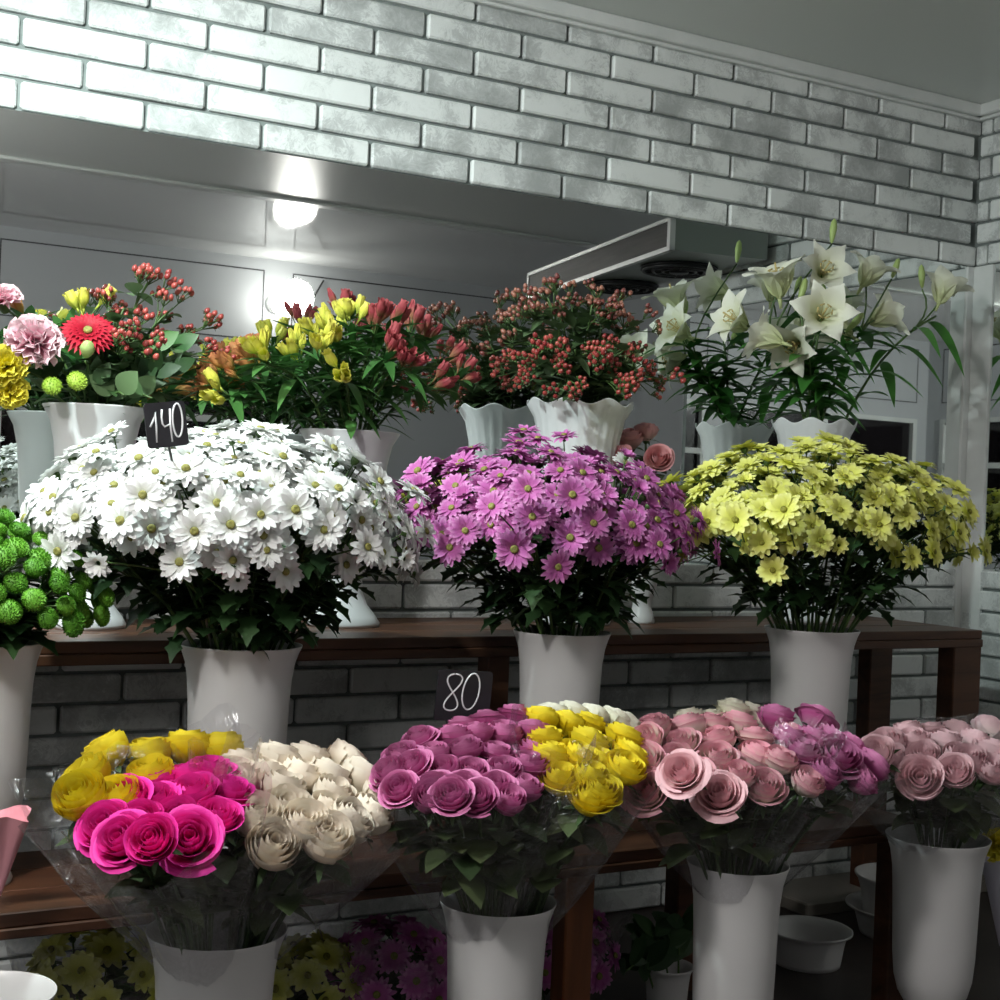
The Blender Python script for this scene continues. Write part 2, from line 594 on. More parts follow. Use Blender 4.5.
# ------------------------------------------------------------------ lamp, cooler
lp = V((2.47, -3.86, 2.015))
t = thing('globe_lamp', lp + V((0, -.17, 0)), 'glaring round white wall lamp seen in the mirror above the alstroemerias', 'lamp')
mb = MB(); mb.ball((0, .17, 0), .082, 24, 16)
ob('bulb', mb.mesh('bulb', emit('lamp_glow', (1., .96, .90), 14.)), t)
mb = MB(); mb.lathe([(.0, 0), (.05, 0), (.05, .02), (.03, .03), (.03, .10), (0, .10)], 20)
ob('lamp_holder', mb.mesh('lamp_holder', M['trim']), t, Matrix.Rotation(-PI / 2, 4, 'X'))
mb = MB(); mb.tube([(.10, .03, -.02), (.16, .05, .03), (.2, .04, .05), (.26, .02, .15)], .007, .005, 6)
ob('cable', mb.mesh('cable', M['cable']), t)

az0, az1 = 1.905, 2.02
AN, AF = V((2.77, -.95, 0)), V((2.99, -2.30, 0))
L_ = V((2.95, -1.5, az0))
t = thing('cooling_unit', L_, 'dark cooling unit with metal edges and fans, reflected at the top of the mirror', 'cooling unit')
def prism(pts, z0, z1):
    mb = MB(); n = len(pts)
    mb.add([V((p[0], p[1], z)) - L_ for z in (z0, z1) for p in pts], [tuple(range(n - 1, -1, -1)), tuple(range(n, 2 * n))] + [(i, (i + 1) % n, n + (i + 1) % n, n + i) for i in range(n)])
    return mb
al = (AF - AN).normalized(); ac = V((-al.y, al.x, 0)) * (1 if al.y < 0 else -1)
def q_(a, c):
    return AN + al * a + ac * c
LA = (AF - AN).length
ob('casing', prism([q_(.004, .012), q_(.004, .38), (3.175, -1.6, 0), (3.175, -2.30, 0), q_(LA - .004, .012)], az0 + .004, az1).mesh('casing', M['ac_body'], False), t)
ob('side_panel', prism([q_(.01, .004), q_(.01, .014), q_(LA - .01, .014), q_(LA - .01, .004)], az0 + .01, az1 - .006).mesh('side_panel', M['ac_side'], False), t)
for c0, z0, z1 in (((0, LA), az0, az0 + .016), ((0, LA), az1 - .013, az1), ((0, .022), az0, az1), ((LA - .016, LA), az0, az1)):
    ob('edge_strip', prism([q_(c0[0], 0), q_(c0[0], .02), q_(c0[1], .02), q_(c0[1], 0)], z0, z1).mesh('edge_strip', M['steel'], False), t)
for a_ in (.30, .78):
    mb = MB()
    for rr in (.13, .095, .06):
        mb.tube([(rr * math.cos(k * PI / 16), rr * math.sin(k * PI / 16), -.012) for k in range(33)], .006, .006, 6)
    for k in range(6):
        mb.tube([(0, 0, -.012), (.13 * math.cos(k * PI / 3), .13 * math.sin(k * PI / 3), -.012)], .004, .004, 5)
    mb.lathe([(0, -.02), (.035, -.02), (.035, 0), (.14, 0), (.14, -.01), (.135, .006)], 28)
    ob('fan_grille', mb.mesh('fan_grille', M['ac_dark']), t, None, q_(a_, .19) + V((0, 0, az0 + .001)) - L_)

# ------------------------------------------------------------------ benches
Z1, Z2 = .753, .402
def bench(label, x0, x1, y0, y1, z, th, legs, railz, grp=None):
    t = thing('display_bench', ((x0 + x1) / 2, (y0 + y1) / 2, 0), label, 'bench', grp)
    o = V(t.location)
    mb = MB(); n = 3
    for k in range(n):
        ya, yb = y0 + (y1 - y0) * k / n, y0 + (y1 - y0) * (k + 1) / n - .003
        mb.rbox(V((x0, ya, z - .022)) - o, V((x1, yb, z)) - o, .002)
    ob('bench_top', mb.mesh('bench_top', M['wood'], False), t)
    mb = MB(); mb.rbox(V((x0, y0 - .004, z - th)) - o, V((x1, y0 + .022, z - .0225)) - o, .002)
    ob('front_rail', mb.mesh('front_rail', M['wood'], False), t)
    for (xa, xb, ya, yb, m) in legs:
        mb = MB(); mb.rbox(V((xa, ya, 0)) - o, V((xb, yb, z - .0225)) - o, .003)
        ob('leg', mb.mesh('leg', M[m], False), t)
    return t
bench('upper dark brown wooden bench below the mirror, carrying the tall white urns', -.5, 2.79, -.454, -.03, Z1, .042,
      [(2.692, 2.788, -.456, -.40, 'wood'), (2.70, 2.78, -.16, -.11, 'wood'), (1.38, 1.43, -.44, -.39, 'wood'), (-.45, -.37, -.45, -.39, 'wood')], .05)
bench('lower dark brown wooden bench with an orange front leg, carrying the chrysanthemum vases', -.5, 2.19, -.84, -.49, Z2, .038,
      [(1.34, 1.40, -.836, -.79, 'post'), (2.125, 2.187, -.836, -.79, 'wood'), (-.45, -.39, -.836, -.79, 'wood'), (1.80, 1.86, -.55, -.50, 'wood')], .05)
mb = MB(); mb.rbox((2.45, -.225, 0), (XR - .06, -.016, .035), .004)
tag(ob('floor_board', mb.mesh('floor_board', M['pale_board'], False)), 'pale board lying on the dark floor along the foot of the brick wall', 'board')

# ------------------------------------------------------------------ vases
def vase_mesh(rim, h, foot=True):
    s = rim
    o = [(0, 0), (.62 * s, 0), (.64 * s, .006), (.58 * s, .02), (.46 * s, .036), (.44 * s, .046), (.50 * s, .058), (.66 * s, .085), (.74 * s, .115), (.78 * s, .16)]
    o += [(.80 * s, h * .55), (.82 * s, h * .72), (.845 * s, h * .84), (.89 * s, h * .92), (.95 * s, h * .97), (s, h), (s * 1.0, h + .002), (s * .985, h + .001)]
    inn = [(.93 * s, h * .97), (.865 * s, h * .92), (.82 * s, h * .84), (.79 * s, h * .7), (.76 * s, h * .45), (.6 * s, .10), (0, .09)]
    mb = MB()
    mb.lathe(o + inn, 56)
    return mb

def urn_mesh(rim, h, flute=0):
    s = rim
    o = [(0, 0), (.72 * s, 0), (.74 * s, .008), (.66 * s, .022), (.48 * s, .045), (.38 * s, .07), (.36 * s, .10), (.46 * s, .13), (.62 * s, .18), (.70 * s, .25), (.73 * s, h * .72), (.77 * s, h * .84), (.86 * s, h * .94), (s, h), (s * 1.005, h + .003), (s * .98, h + .002)]
    inn = [(.83 * s, h * .94), (.74 * s, h * .84), (.70 * s, h * .72), (.60 * s, .24), (0, .2)]
    mb = MB()
    def mod(r, z, t):
        if flute and z > .1:
            k = max(0, min(1, (h * .99 - z) / (h * .1)))
            r = r * (1 + .035 * abs(math.cos(t * flute / 2)) * k - .02 * k)
            if z > h * .9:
                z = z + .007 * math.cos(t * 8) * (z - h * .9) / (h * .1)
        return r, z
    mb.lathe(o + inn, 96 if flute else 56, mod=mod if flute else None)
    return mb

YS, YF = -.655, -1.0
VS = {}   # name: (rim centre, rim radius)
def bucket_mesh(rim, h):
    s = rim
    mb = MB()
    mb.lathe([(0, 0), (.74 * s, 0), (.76 * s, .01), (.82 * s, h * .6), (.86 * s, h * .8), (.93 * s, h * .93), (s, h - .004), (s, h), (.97 * s, h), (.90 * s, h * .93), (.82 * s, h * .8), (.7 * s, .012), (0, .012)], 56)
    return mb

def put_vase(key, px, py, halfw, Y, zbase, label, urn=False, flute=0, name='vase', m='vase', cat='vase', grp=None, zrim=None):
    p = at(px, py, Y)
    zr = p.z if zrim is None else zrim
    depth = (p - CAM).dot(RZ)
    r = halfw * depth / F
    mb = urn_mesh(r, zr - zbase, flute) if urn else (bucket_mesh if key[0] == 'e' else vase_mesh)(r, zr - zbase)
    o = ob(name, mb.mesh(name, M[m]), None, None, (p.x, p.y, zbase))
    tag(o, label, cat, grp)
    VS[key] = (V((p.x, p.y, zr)), r)
    return o

put_vase('green', -19, 642, 61, YS, Z2, 'white plastic vase holding the green button chrysanthemums on the lower bench')
put_vase('white', 241, 645, 61, YS, Z2, 'white plastic vase holding the white daisy chrysanthemums on the lower bench')
put_vase('purple', 562, 632, 49, YS, Z2, 'white plastic vase holding the mauve pink chrysanthemums on the lower bench')
put_vase('yellow', 812, 629, 47, YS, Z2, 'white plastic vase holding the yellow chrysanthemums on the lower bench')
put_vase('f1', 217, 930, 69.5, YF, 0, 'white vase on the floor holding yellow, hot pink and cream roses')
put_vase('f2', 498, 901, 58.5, YF, 0, 'white vase on the floor holding magenta, yellow and white roses')
put_vase('f3', 738, 863, 51, YF, 0, 'white vase on the floor holding pink edged and magenta roses')
put_vase('f4', 938, 837, 51, YF + .06, 0, 'wide white vase on the floor holding the pale pink roses')
put_vase('f0', -12, 994, 66, YF, 0, 'empty white vase on the floor at the bottom left corner')
put_vase('e1', 808, 928, 44, -.50, 0, 'lower empty white vase in the shade under the bench')
put_vase('e2', 903, 905, 56, -.42, 0, 'outer vase of the two nested empty vases behind the pale pink roses')
put_vase('e4', 668, 965, 26, -.62, 0, 'white vase with dark leaves in the shade beside the orange leg')
# the inner one of the nested pair stands inside the outer vase
p, r = VS['e2']
mb = bucket_mesh(r * .86, .22)
tag(ob('vase', mb.mesh('vase', M['vase']), None, None, (p.x, p.y, p.z - .145)), 'inner vase standing up out of the two nested empty vases', 'vase')

put_vase('pot0', 96, 408, 51, -.2, Z1, 'smooth white urn of mixed flowers on the upper bench at the left', True, name='urn', m='urn', cat='urn')
put_vase('pot1', 350, 433, 50, -.2, Z1, 'white urn holding the alstroemerias on the upper bench', True, name='urn', m='urn', cat='urn')
put_vase('pot2', 580, 405, 53, -.18, Z1, 'fluted white urn holding the red hypericum berries', True, 26, name='urn', m='urn', cat='urn')
put_vase('pot3', 814, 424, 42, -.17, Z1, 'fluted white urn holding the white lilies', True, 22, name='urn', m='urn', cat='urn')

# ------------------------------------------------------------------ daisy chrysanthemums
def daisy_mesh(name, n, L, W, m, rows=2, lift=.25, seed=0):
    rnd = random.Random(seed)
    mb = MB()
    for r in range(rows):
        for k in range(n):
            a = 2 * PI * (k + .5 * r) / n + rnd.uniform(-.08, .08)
            el = lift + .32 * r + rnd.uniform(-.14, .14)
            LL = L * (1 - .14 * r) * rnd.uniform(.9, 1.08)
            er, z = V((math.cos(a), math.sin(a), 0)), V((0, 0, 1))
            sd = V((-math.sin(a), math.cos(a), 0))
            d = er * math.cos(el) + z * math.sin(el)
            nn = z * math.cos(el) - er * math.sin(el)
            drop = rnd.uniform(.05, .28)
            P, T = [], []
            for i in (-1, 0, 1):
                row, tr = [], []
                for j in range(5):
                    t = j / 4
                    w = W * .5 * (.35, .8, 1.05, .95, .42)[j]
                    q = er * .004 + d * (LL * t * (1 - .05 * abs(i) * (j == 4))) - nn * (drop * LL * t * t) + sd * (w * i) + nn * (.25 * w * abs(i))
                    row.append(q); tr.append(t)
                P.append(row); T.append(tr)
            mb.grid(P, 0, T)
    # green calyx underneath
    mb.lathe([(.002, -.012), (.006, -.008), (.008, -.001), (.004, .002)], 8, mi=1)
    return mb.mesh(name, [M[m], M['stem']])

def eye_mesh(name, r, m):
    mb = MB()
    mb.lathe([(r, 0), (r * .98, r * .25), (r * .8, r * .55), (r * .45, r * .6), (0, r * .48)], 12)
    return mb.mesh(name, M[m])

WHITE = [daisy_mesh('white_daisy', 13, .031, .0115, 'white_mum', 2, .12, s) for s in range(5)]
WHITE_C = [daisy_mesh('white_daisy_half_open', 12, .026, .010, 'white_mum', 2, .55, s + 20) for s in range(2)]
PURP = [daisy_mesh('mauve_daisy', 15, .031, .0095, 'purple_mum', 2, .10, s + 40) for s in range(5)]
PURP_C = [daisy_mesh('mauve_daisy_half_open', 13, .026, .009, 'purple_mum', 2, .6, s + 60) for s in range(2)]
YELL = [daisy_mesh('yellow_daisy', 10, .031, .0135, 'yellow_mum', 2, .16, s + 80) for s in range(5)]
YELL_C = [daisy_mesh('yellow_daisy_half_open', 9, .026, .012, 'yellow_mum', 2, .6, s + 90) for s in range(2)]
EYE = eye_mesh('flower_eye', .0068, 'mum_eye')
EYE_Y = eye_mesh('flower_eye_yellow', .0062, 'mum_eye_yellow')

def fib(n, zmin):
    pts = []
    for i in range(n):
        z = 1 - (1 - zmin) * (i + .5) / n
        a = i * PI * (3 - math.sqrt(5))
        r = math.sqrt(max(0, 1 - z * z))
        pts.append(V((r * math.cos(a), r * math.sin(a), z)))
    return pts

def spray_bunch(key, name, cx, cy, Y, rx, ry, rz, nb, ns, blooms, half, eye, label, cat, group, zmin=-.22, leafn=9, low=.0, bare=.44, sc_=1., extra=()):
    rim, rr = VS[key]
    c = at(cx, cy, Y)
    apex = [V((d.x * rx, d.y * ry, d.z * rz)) for d in fib(ns, zmin + .12)]
    heads = []
    for d in fib(nb, zmin):
        d = (d + V((U(-1, 1), U(-1, 1), U(-1, 1))) * .07)
        k = U(.80, 1.04)
        if d.z < .12 and random.random() < low:
            continue
        heads.append((c + V((d.x * rx, d.y * ry, d.z * rz)) * k, V((d.x / rx, d.y / ry, d.z / rz)).normalized()))
    for px, py, yy in extra:
        p = at(px, py, yy)
        heads.append((p, (p - c).normalized()))
    groups = {i: [] for i in range(ns)}
    for p, n in heads:
        i = min(range(ns), key=lambda i: (apex[i] + c - p).length)
        groups[i].append((p, n))
    for i, hs in groups.items():
        if not hs:
            continue
        base = V((rim.x + apex[i].x / rx * rr * .35, rim.y + apex[i].y / ry * rr * .35, rim.z - .14))
        root = thing(name, base, label, cat, group)
        top = sum((p for p, n in hs), V()) / len(hs) - (c + apex[i] - rim).normalized() * .05
        exit_ = V((rim.x + apex[i].x / rx * rr * .75, rim.y + apex[i].y / ry * rr * .75, rim.z + .07))
        pts = bez(base, exit_, top, 8)
        mb = MB()
        mb.tube([p - base for p in pts], .0036, .0024, 5)
        for p, n in hs:
            a = pts[5] + (pts[8] - pts[5]) * U(0, 1)
            mb.tube([q - base for q in bez(a, a * .4 + p * .6 - n * .03, p - n * .006, 4)], .0017, .0014, 4, cap=False)
        ob('stem', mb.mesh('stem', M['stem']), root)
        mb = MB()
        for k in range(leafn):
            t = bare + (1.02 - bare) * (k + U(0, 1)) / leafn
            j = min(7, int(t * 8)); q = pts[j].lerp(pts[j + 1], min(1, t * 8 - j))
            ang = U(0, 2 * PI)
            out = V((math.cos(ang), math.sin(ang), U(-.35, .45)))
            mb.leaf(q - base + out * U(.0, .035), out, (0, 0, 1), U(.038, .066), U(.024, .038), U(.1, .6), 3, .2, 9)
        ob('foliage', mb.mesh('foliage', M['leaf_dark']), root)
        for p, n in hs:
            n2 = (n + V((U(-.3, .3), U(-.45, .15), U(-.15, .35)))).normalized()
            isopen = random.random() < .88
            me = random.choice(blooms if isopen else half)
            s = U(.86, 1.1) * sc_ * (1 if isopen else .8)
            b = ob('bloom', me, root, frame(n2, U(0, 6.28), s, p - base))
            if isopen:
                ob('flower_eye', eye, b, Matrix.Translation((0, 0, .003)))

spray_bunch('white', 'white_chrysanthemum', 231, 545, YS, .335, .27, .205, 285, 30, WHITE, WHITE_C, EYE,
            'spray of white daisy chrysanthemums in the vase under the 140 price card', 'flower', 'white chrysanthemum sprays', -.14, 34, .5,
            extra=[(238, 580, -.86), (285, 572, -.86), (180, 562, -.86), (275, 548, -.88), (360, 520, -.84), (400, 565, -.72), (395, 545, -.7), (415, 575, -.66), (85, 560, -.72), (330, 518, -.9), (143, 495, -.9), (230, 525, -.92), (260, 515, -.92), (345, 565, -.8)])
spray_bunch('purple', 'mauve_chrysanthemum', 543, 548, YS, .325, .26, .205, 210, 25, PURP, PURP_C, EYE,
            'spray of mauve pink daisy chrysanthemums in the middle lower bench vase', 'flower', 'mauve chrysanthemum sprays', -.06, 34, .5,
            extra=[(532, 517, -.9), (492, 507, -.92), (570, 538, -.88), (598, 548, -.86), (627, 537, -.85), (572, 495, -.9), (528, 489, -.92), (690, 545, -.66), (680, 550, -.7), (645, 535, -.8)])
spray_bunch('yellow', 'yellow_chrysanthemum', 818, 543, YS, .405, .26, .205, 240, 28, YELL, YELL_C, EYE_Y,
            'spray of lemon yellow daisy chrysanthemums in the rightmost lower bench vase', 'flower', 'yellow chrysanthemum sprays', -.08, 24, .4, .5,
            extra=[(773, 570, -.86), (894, 553, -.84), (762, 543, -.86), (820, 540, -.87), (945, 545, -.7), (957, 555, -.66), (735, 520, -.86), (700, 530, -.72), (868, 520, -.88), (784, 510, -.9)])

# ------------------------------------------------------------------ green button chrysanthemums
def button_mesh(name, r, m, n=220, seed=0):
    rnd = random.Random(seed)
    mb = MB()
    mb.ball((0, 0, 0), r * .84, 14, 9, 0, .62)
    for d in fib(n, -.5):
        d2 = (d + V((rnd.uniform(-.1, .1), rnd.uniform(-.1, .1), 0))).normalized()
        p = V((d2.x, d2.y, d2.z * .64)) * r * .74
        mb.leaf(p, d2 + V((0, 0, .15)), d2.orthogonal(), r * .20, r * .16, -.2, 0, .5, 2)
    return mb.mesh(name, M[m])
BUT = [button_mesh('green_button', .024, 'green_mum', 230, s) for s in range(3)]
LIME = [button_mesh('lime_button', .019, 'lime_mum', 120, s + 5) for s in range(2)]
def button_bunch():
    rim, rr = VS['green']
    c = at(-14, 612, YS)
    rx, ry, rz = .175, .17, .145
    apex = [V((d.x * rx, d.y * ry, d.z * rz)) for d in fib(13, .0)]
    groups = {i: [] for i in range(13)}
    for d in fib(112, -.1):
        k = U(.86, 1.06)
        p = c + V((d.x * rx, d.y * ry, d.z * rz)) * k
        i = min(range(13), key=lambda i: (apex[i] + c - p).length)
        groups[i].append((p, d))
    for i, hs in groups.items():
        base = V((rim.x + apex[i].x / rx * rr * .35, rim.y + apex[i].y / ry * rr * .35, rim.z - .14))
        root = thing('green_chrysanthemum', base, 'spray of green button chrysanthemums in the leftmost lower bench vase', 'flower', 'green chrysanthemum sprays')
        top = c + apex[i] * .7
        pts = bez(base, V((rim.x + apex[i].x * .4, rim.y + apex[i].y * .4, rim.z + .06)), top, 8)
        mb = MB(); mb.tube([p - base for p in pts], .0036, .0026, 5)
        for p, d in hs:
            mb.tube([q - base for q in bez(pts[6], pts[8], p, 4)], .0017, .0015, 4, cap=False)
        ob('stem', mb.mesh('stem', M['stem']), root)
        mb = MB()
        for k in range(15):
            t = .5 + .45 * (k + U(0, 1)) / 15
            j = min(7, int(t * 8)); q = pts[j]
            ang = U(0, 6.28); out = V((math.cos(ang), math.sin(ang), U(-.3, .4)))
            mb.leaf(q - base, out, (0, 0, 1), U(.05, .08), U(.03, .042), U(.1, .5), 3, .2, 9)
        ob('foliage', mb.mesh('foliage', M['leaf_dark']), root)
        for p, d in hs:
            ob('bloom', random.choice(BUT), root, frame(d + V((0, -.1, .25)), U(0, 6.28), U(.75, 1.05), p - base))
button_bunch()

# ------------------------------------------------------------------ roses
def rose_mesh(name, m, opened=.5, seed=0, s=1.):
    rnd = random.Random(seed)
    mb = MB()
    lay = [(2, .0055, .042, 0, 1.5), (3, .0095, .0445, .0, 1.6), (3, .0145, .0455, .25 * opened, 1.6), (4, .0200, .0445, .6 * opened, 1.6), (4, .0255, .041, 1. * opened, 1.5), (4, .0285 * (.9 + .1 * opened), .034, 1.5 * opened, 1.35)]
    off = 0
    for li, (n, r, h, fl, wd) in enumerate(lay):
        off += rnd.uniform(.4, .9)
        for k in range(n):
            th = off + 2 * PI * k / n + rnd.uniform(-.12, .12)
            w = PI / n * wd
            hh = h * rnd.uniform(.96, 1.03)
            ph = rnd.uniform(0, 6.28)
            f2 = fl * rnd.uniform(.7, 1.3)
            P, T = [], []
            for i in range(9):
                u = i / 4 - 1
                row, tr = [], []
                for j in range(8):
                    v = j / 7
                    R = r * (.28 + .78 * math.sin(min(1, v * 1.25) * PI / 2)) - r * .10 * max(0, v - .6) * (1 - f2)
                    cv = max(0, v - .58) / .42
                    R += f2 * r * .20 * cv ** 2 * (1 - .25 * u * u)
                    R *= 1 + .07 * u
                    R += .0010 * math.sin(4 * u + ph) * cv
                    z = hh * v * (1 - .09 * abs(u) ** 3) - f2 * hh * .16 * cv ** 2.5
                    z += .0009 * math.sin(3 * u + ph) * cv
                    row.append((R * math.cos(th + u * w) * s, R * math.sin(th + u * w) * s, z * s))
                    tr.append(v)
                P.append(row); T.append(tr)
            mb.grid(P, 0, T)
    mb.lathe([(.001, -.008), (.006, -.004), (.009, .002), (.0115, .007)], 10, mi=1)
    for k in range(5):
        a = 2 * PI * k / 5
        mb.leaf((.009 * math.cos(a), .009 * math.sin(a), .003), (math.cos(a), math.sin(a), .1), (0, 0, 1), .026, .008, .35, 0, .2, 4, 1)
    return mb.mesh(name, [M[m], M['rose_stem']])

RK = {}
def rose_kind(m, opened):
    key = (m, opened)
    if key not in RK:
        RK[key] = [rose_mesh('rose_bloom', m, opened * f, len(RK) * 10 + i) for i, f in enumerate((.75, 1., 1.2, .5))]
    return RK[key]

ORD = ['leftmost', 'second from left', 'third from left', 'fourth from left', 'fifth from left', 'sixth from left', 'seventh from left', 'eighth from left']
def rowname(i, n):
    if n == 1:
        return 'only'
    if i == 0:
        return 'top'
    if i == n - 1:
        return 'lowest'
    return ['', 'second', 'third', 'fourth', 'fifth', 'sixth'][i] if n > 3 else 'middle'

def rose_bunch(key, colour, where, m, rows, y_top, y_bot, base_px, opened=.6, size=1., camtilt=.35, group=None, special={}, sleeve=True, leafy=1., updir=.0, film_top=1.0):
    """rows: list from the top (back) row down of (x0, y0, x1, y1, n) in photo pixels"""
    rim, rr = VS[key]
    base = V((rim.x, rim.y, rim.z)) + V(base_px)
    nr = len(rows)
    heads = []
    for i, (x0, y0, x1, y1, n) in enumerate(rows):
        Y = y_top + (y_bot - y_top) * (i / max(1, nr - 1))
        for k in range(n):
            f = k / max(1, n - 1) if n > 1 else .5
            arch = math.sin(PI * f)
            p = at(x0 + (x1 - x0) * f + U(-4, 4), y0 + (y1 - y0) * f + U(-4, 4), Y - .035 * arch * (i / max(1, nr - 1)))
            heads.append((i, k, n, p))
    cen = sum((h[3] for h in heads), V()) / len(heads)
    axis = (cen - base).normalized()
    meshes = rose_kind(m, opened)
    for i, k, n, p in heads:
        d = (p - (base - axis * .05)).normalized()
        tc = (CAM - p).normalized()
        d = (d + tc * camtilt * (.35 + .65 * i / max(1, nr - 1)) + V((U(-.18, .18), U(-.18, .18), updir))).normalized()
        lab = '%s rose %s in the %s row of the %s bunch' % (colour, ORD[k] if n > 1 else 'alone', rowname(i, nr), where)
        sp = special.get((i, k))
        s = size * U(.9, 1.08)
        me = random.choice(meshes)
        if sp:
            lab, s, me = sp[0], size * sp[1], meshes[2]
            if len(sp) > 2:
                d = (d + tc * sp[2]).normalized()
        foot = V((rim.x, rim.y, rim.z)) + V((base_px[0] * .4 + U(-.015, .015), base_px[1] * .4 + U(-.015, .015), -.17))
        root = thing('rose', foot, lab, 'rose', group)
        h0 = p - d * (.022 * s)      # calyx below the head centre
        pts = bez(foot, base + (h0 - base) * .30 + V((0, 0, .03)), h0 - d * .006, 6)
        mb = MB(); mb.tube([q - foot for q in pts], .0034, .0028, 5)
        ob('stem', mb.mesh('stem', M['rose_stem']), root)
        mb = MB()
        for q in range(int(4 * leafy)):
            t = .54 + .32 * (q + U(0, 1)) / max(1, int(4 * leafy))
            j = min(5, int(t * 6)); c = pts[j].lerp(pts[j + 1], t * 6 - j)
            a = U(0, 6.28); o_ = V((math.cos(a), math.sin(a), U(-.2, .5)))
            mb.leaf(c - foot, o_, (0, 0, 1), U(.055, .08), U(.038, .055), U(.1, .5), 0, .15, 6)
        if mb.v:
            ob('foliage', mb.mesh('foliage', M['leaf_rose']), root)
        ob('bloom', me, root, frame(d, U(0, 6.28), s, h0 - foot))
    if sleeve:
        u = V((1, 0, 0)); u = (u - axis * u.dot(axis)).normalized(); w = axis.cross(u)
        ru = max(abs((h[3] - cen).dot(u)) for h in heads) + .036 * size
        rw = max(abs((h[3] - cen).dot(w)) for h in heads) + .036 * size
        Lb = (cen - base).length
        seedo = U(0, 100)
        mb = MB(); P = []
        nt, nv = 64, 14
        for k in range(nt):
            a = 2 * PI * k / nt
            # where the heads dip, so does the sleeve's mouth
            edge = film_top + .10 * math.sin(a * 4 + seedo) + .05 * math.sin(a * 9 + seedo * 2)
            row = []
            for j in range(nv + 1):
                v = j / nv * edge
                sh = (.10 + .9 * min(1.1, v) ** .92)
                q = noise.noise(V((math.cos(a) * 2.2, math.sin(a) * 2.2, v * 2.5 + seedo)))
                q2 = noise.noise(V((math.cos(a) * 7, math.sin(a) * 7, v * 1.2 + seedo)))
                f = 1 + .10 * q + .06 * q2
                low = .03 * (1 - min(1, v))
                row.append(base + axis * (Lb * v * 1.0 - .03 * (1 - v)) + u * (math.cos(a) * (ru * sh + low) * f) + w * (math.sin(a) * (rw * sh + low) * f) - base)
            P.append(row)
        mb.grid(P, 0, None, True)
        o = ob('film_sleeve', mb.mesh('film_sleeve', M['film']), None, None, base)
        tag(o, 'clear plastic film sleeve around the %s bunch' % where, 'wrapping')

# front vase 1
rose_bunch('f1', 'yellow', 'yellow left vase', 'r_yel', [(110, 757, 222, 748, 4), (88, 778, 150, 775, 2), (84, 795, 118, 800, 2)], -.90, -1.06, (-.03, .03, -.02), .35, 1.25, .2, 'yellow roses in the leftmost rose vase', leafy=.6)
rose_bunch('f1', 'cream', 'cream', 'r_cream', [(243, 765, 340, 762, 4), (232, 777, 362, 781, 5), (232, 793, 378, 797, 4), (240, 812, 370, 815, 4), (255, 822, 345, 826, 3), (275, 848, 322, 842, 2)], -.93, -1.13, (.035, 0, -.02), .22, 1.25, .3, 'cream roses in clear film', film_top=1.02,
           special={(5, 0): ('cream rose hanging lowest at the front of the cream bunch', 1.05, .3), (5, 1): ('long cream bud beside the lowest cream rose, spiral facing right', 1.1, .1)})
rose_bunch('f1', 'hot pink', 'hot pink', 'r_hot', [(158, 784, 214, 778, 3), (122, 804, 226, 798, 4), (104, 826, 218, 822, 4), (122, 846, 190, 842, 3)], -1.0, -1.18, (-.03, -.03, -.02), .85, 1.1, .4, 'hot pink roses in clear film',
           special={(3, 2): ('biggest fully open hot pink rose at the front of its bunch', 1.1, .5)})
# front vase 2
rose_bunch('f2', 'white', 'half hidden white', 'r_white', [(553, 716, 628, 730, 5)], -.90, -.90, (.02, .05, -.02), .5, 1.0, .1, 'white roses behind the yellow ones', sleeve=False, leafy=.5)
rose_bunch('f2', 'magenta', 'magenta middle vase', 'r_purp', [(460, 728, 515, 714, 3), (423, 742, 528, 733, 5), (400, 757, 530, 752, 5), (388, 772, 528, 770, 6), (403, 788, 525, 788, 5), (428, 796, 505, 805, 4)], -.90, -1.13, (-.03, -.01, -.02), .75, .98, .18, 'magenta roses in the middle vase', leafy=1.6)
rose_bunch('f2', 'yellow', 'yellow middle vase', 'r_yel', [(545, 722, 592, 726, 3), (548, 742, 622, 740, 3), (548, 762, 628, 758, 4), (560, 780, 622, 772, 3), (585, 798, 602, 790, 2)], -.93, -1.12, (.04, -.01, -.02), .6, 1.08, .35, 'yellow roses in the middle vase', leafy=1.4,
           special={(4, 0): ('yellow rose bud hanging lowest under the yellow middle bunch', 1.0, .0)})
# front vase 3
rose_bunch('f3', 'white', 'white right vase', 'r_white', [(690, 720, 752, 713, 4)], -.90, -.90, (0, .05, -.02), .6, 1.0, .15, 'white roses behind the pink edged ones', sleeve=False, leafy=.5)
rose_bunch('f3', 'magenta', 'magenta right vase', 'r_purp', [(775, 722, 812, 722, 2), (790, 738, 850, 748, 4), (800, 757, 868, 768, 3), (822, 778, 862, 780, 2)], -.95, -1.08, (.04, .0, -.02), .7, 1.12, .4, 'magenta roses beside the pink edged ones', leafy=1.4,
           special={(2, 1): ('open magenta rose showing its spiral beside the pink edged roses', 1.2, .5)})
rose_bunch('f3', 'pink edged', 'pink edged', 'r_duo', [(655, 733, 770, 725, 5), (645, 745, 790, 742, 5), (640, 765, 795, 757, 5), (648, 790, 780, 766, 4), (760, 790, 805, 782, 2)], -.93, -1.10, (-.03, -.02, -.02), .8, 1.15, .45, 'pink edged cream roses in clear film', leafy=1.6,
           special={(3, 0): ('small dark pink rosebud hanging lowest left in the pink edged bunch', 1.0, 0)})
rose_bunch('f3', 'salmon pink', 'salmon pink pair at the front', 'r_pink', [(686, 777, 718, 792, 2)], -1.13, -1.13, (-.02, -.03, -.02), .9, .92, .45, None, sleeve=False, leafy=.8,
           special={(0, 0): ('open peach pink rose left of the lowest salmon rose in its vase', 1.2, .3), (0, 1): ('large open salmon pink rose lowest at the front of the third vase', 1.3, .3)})
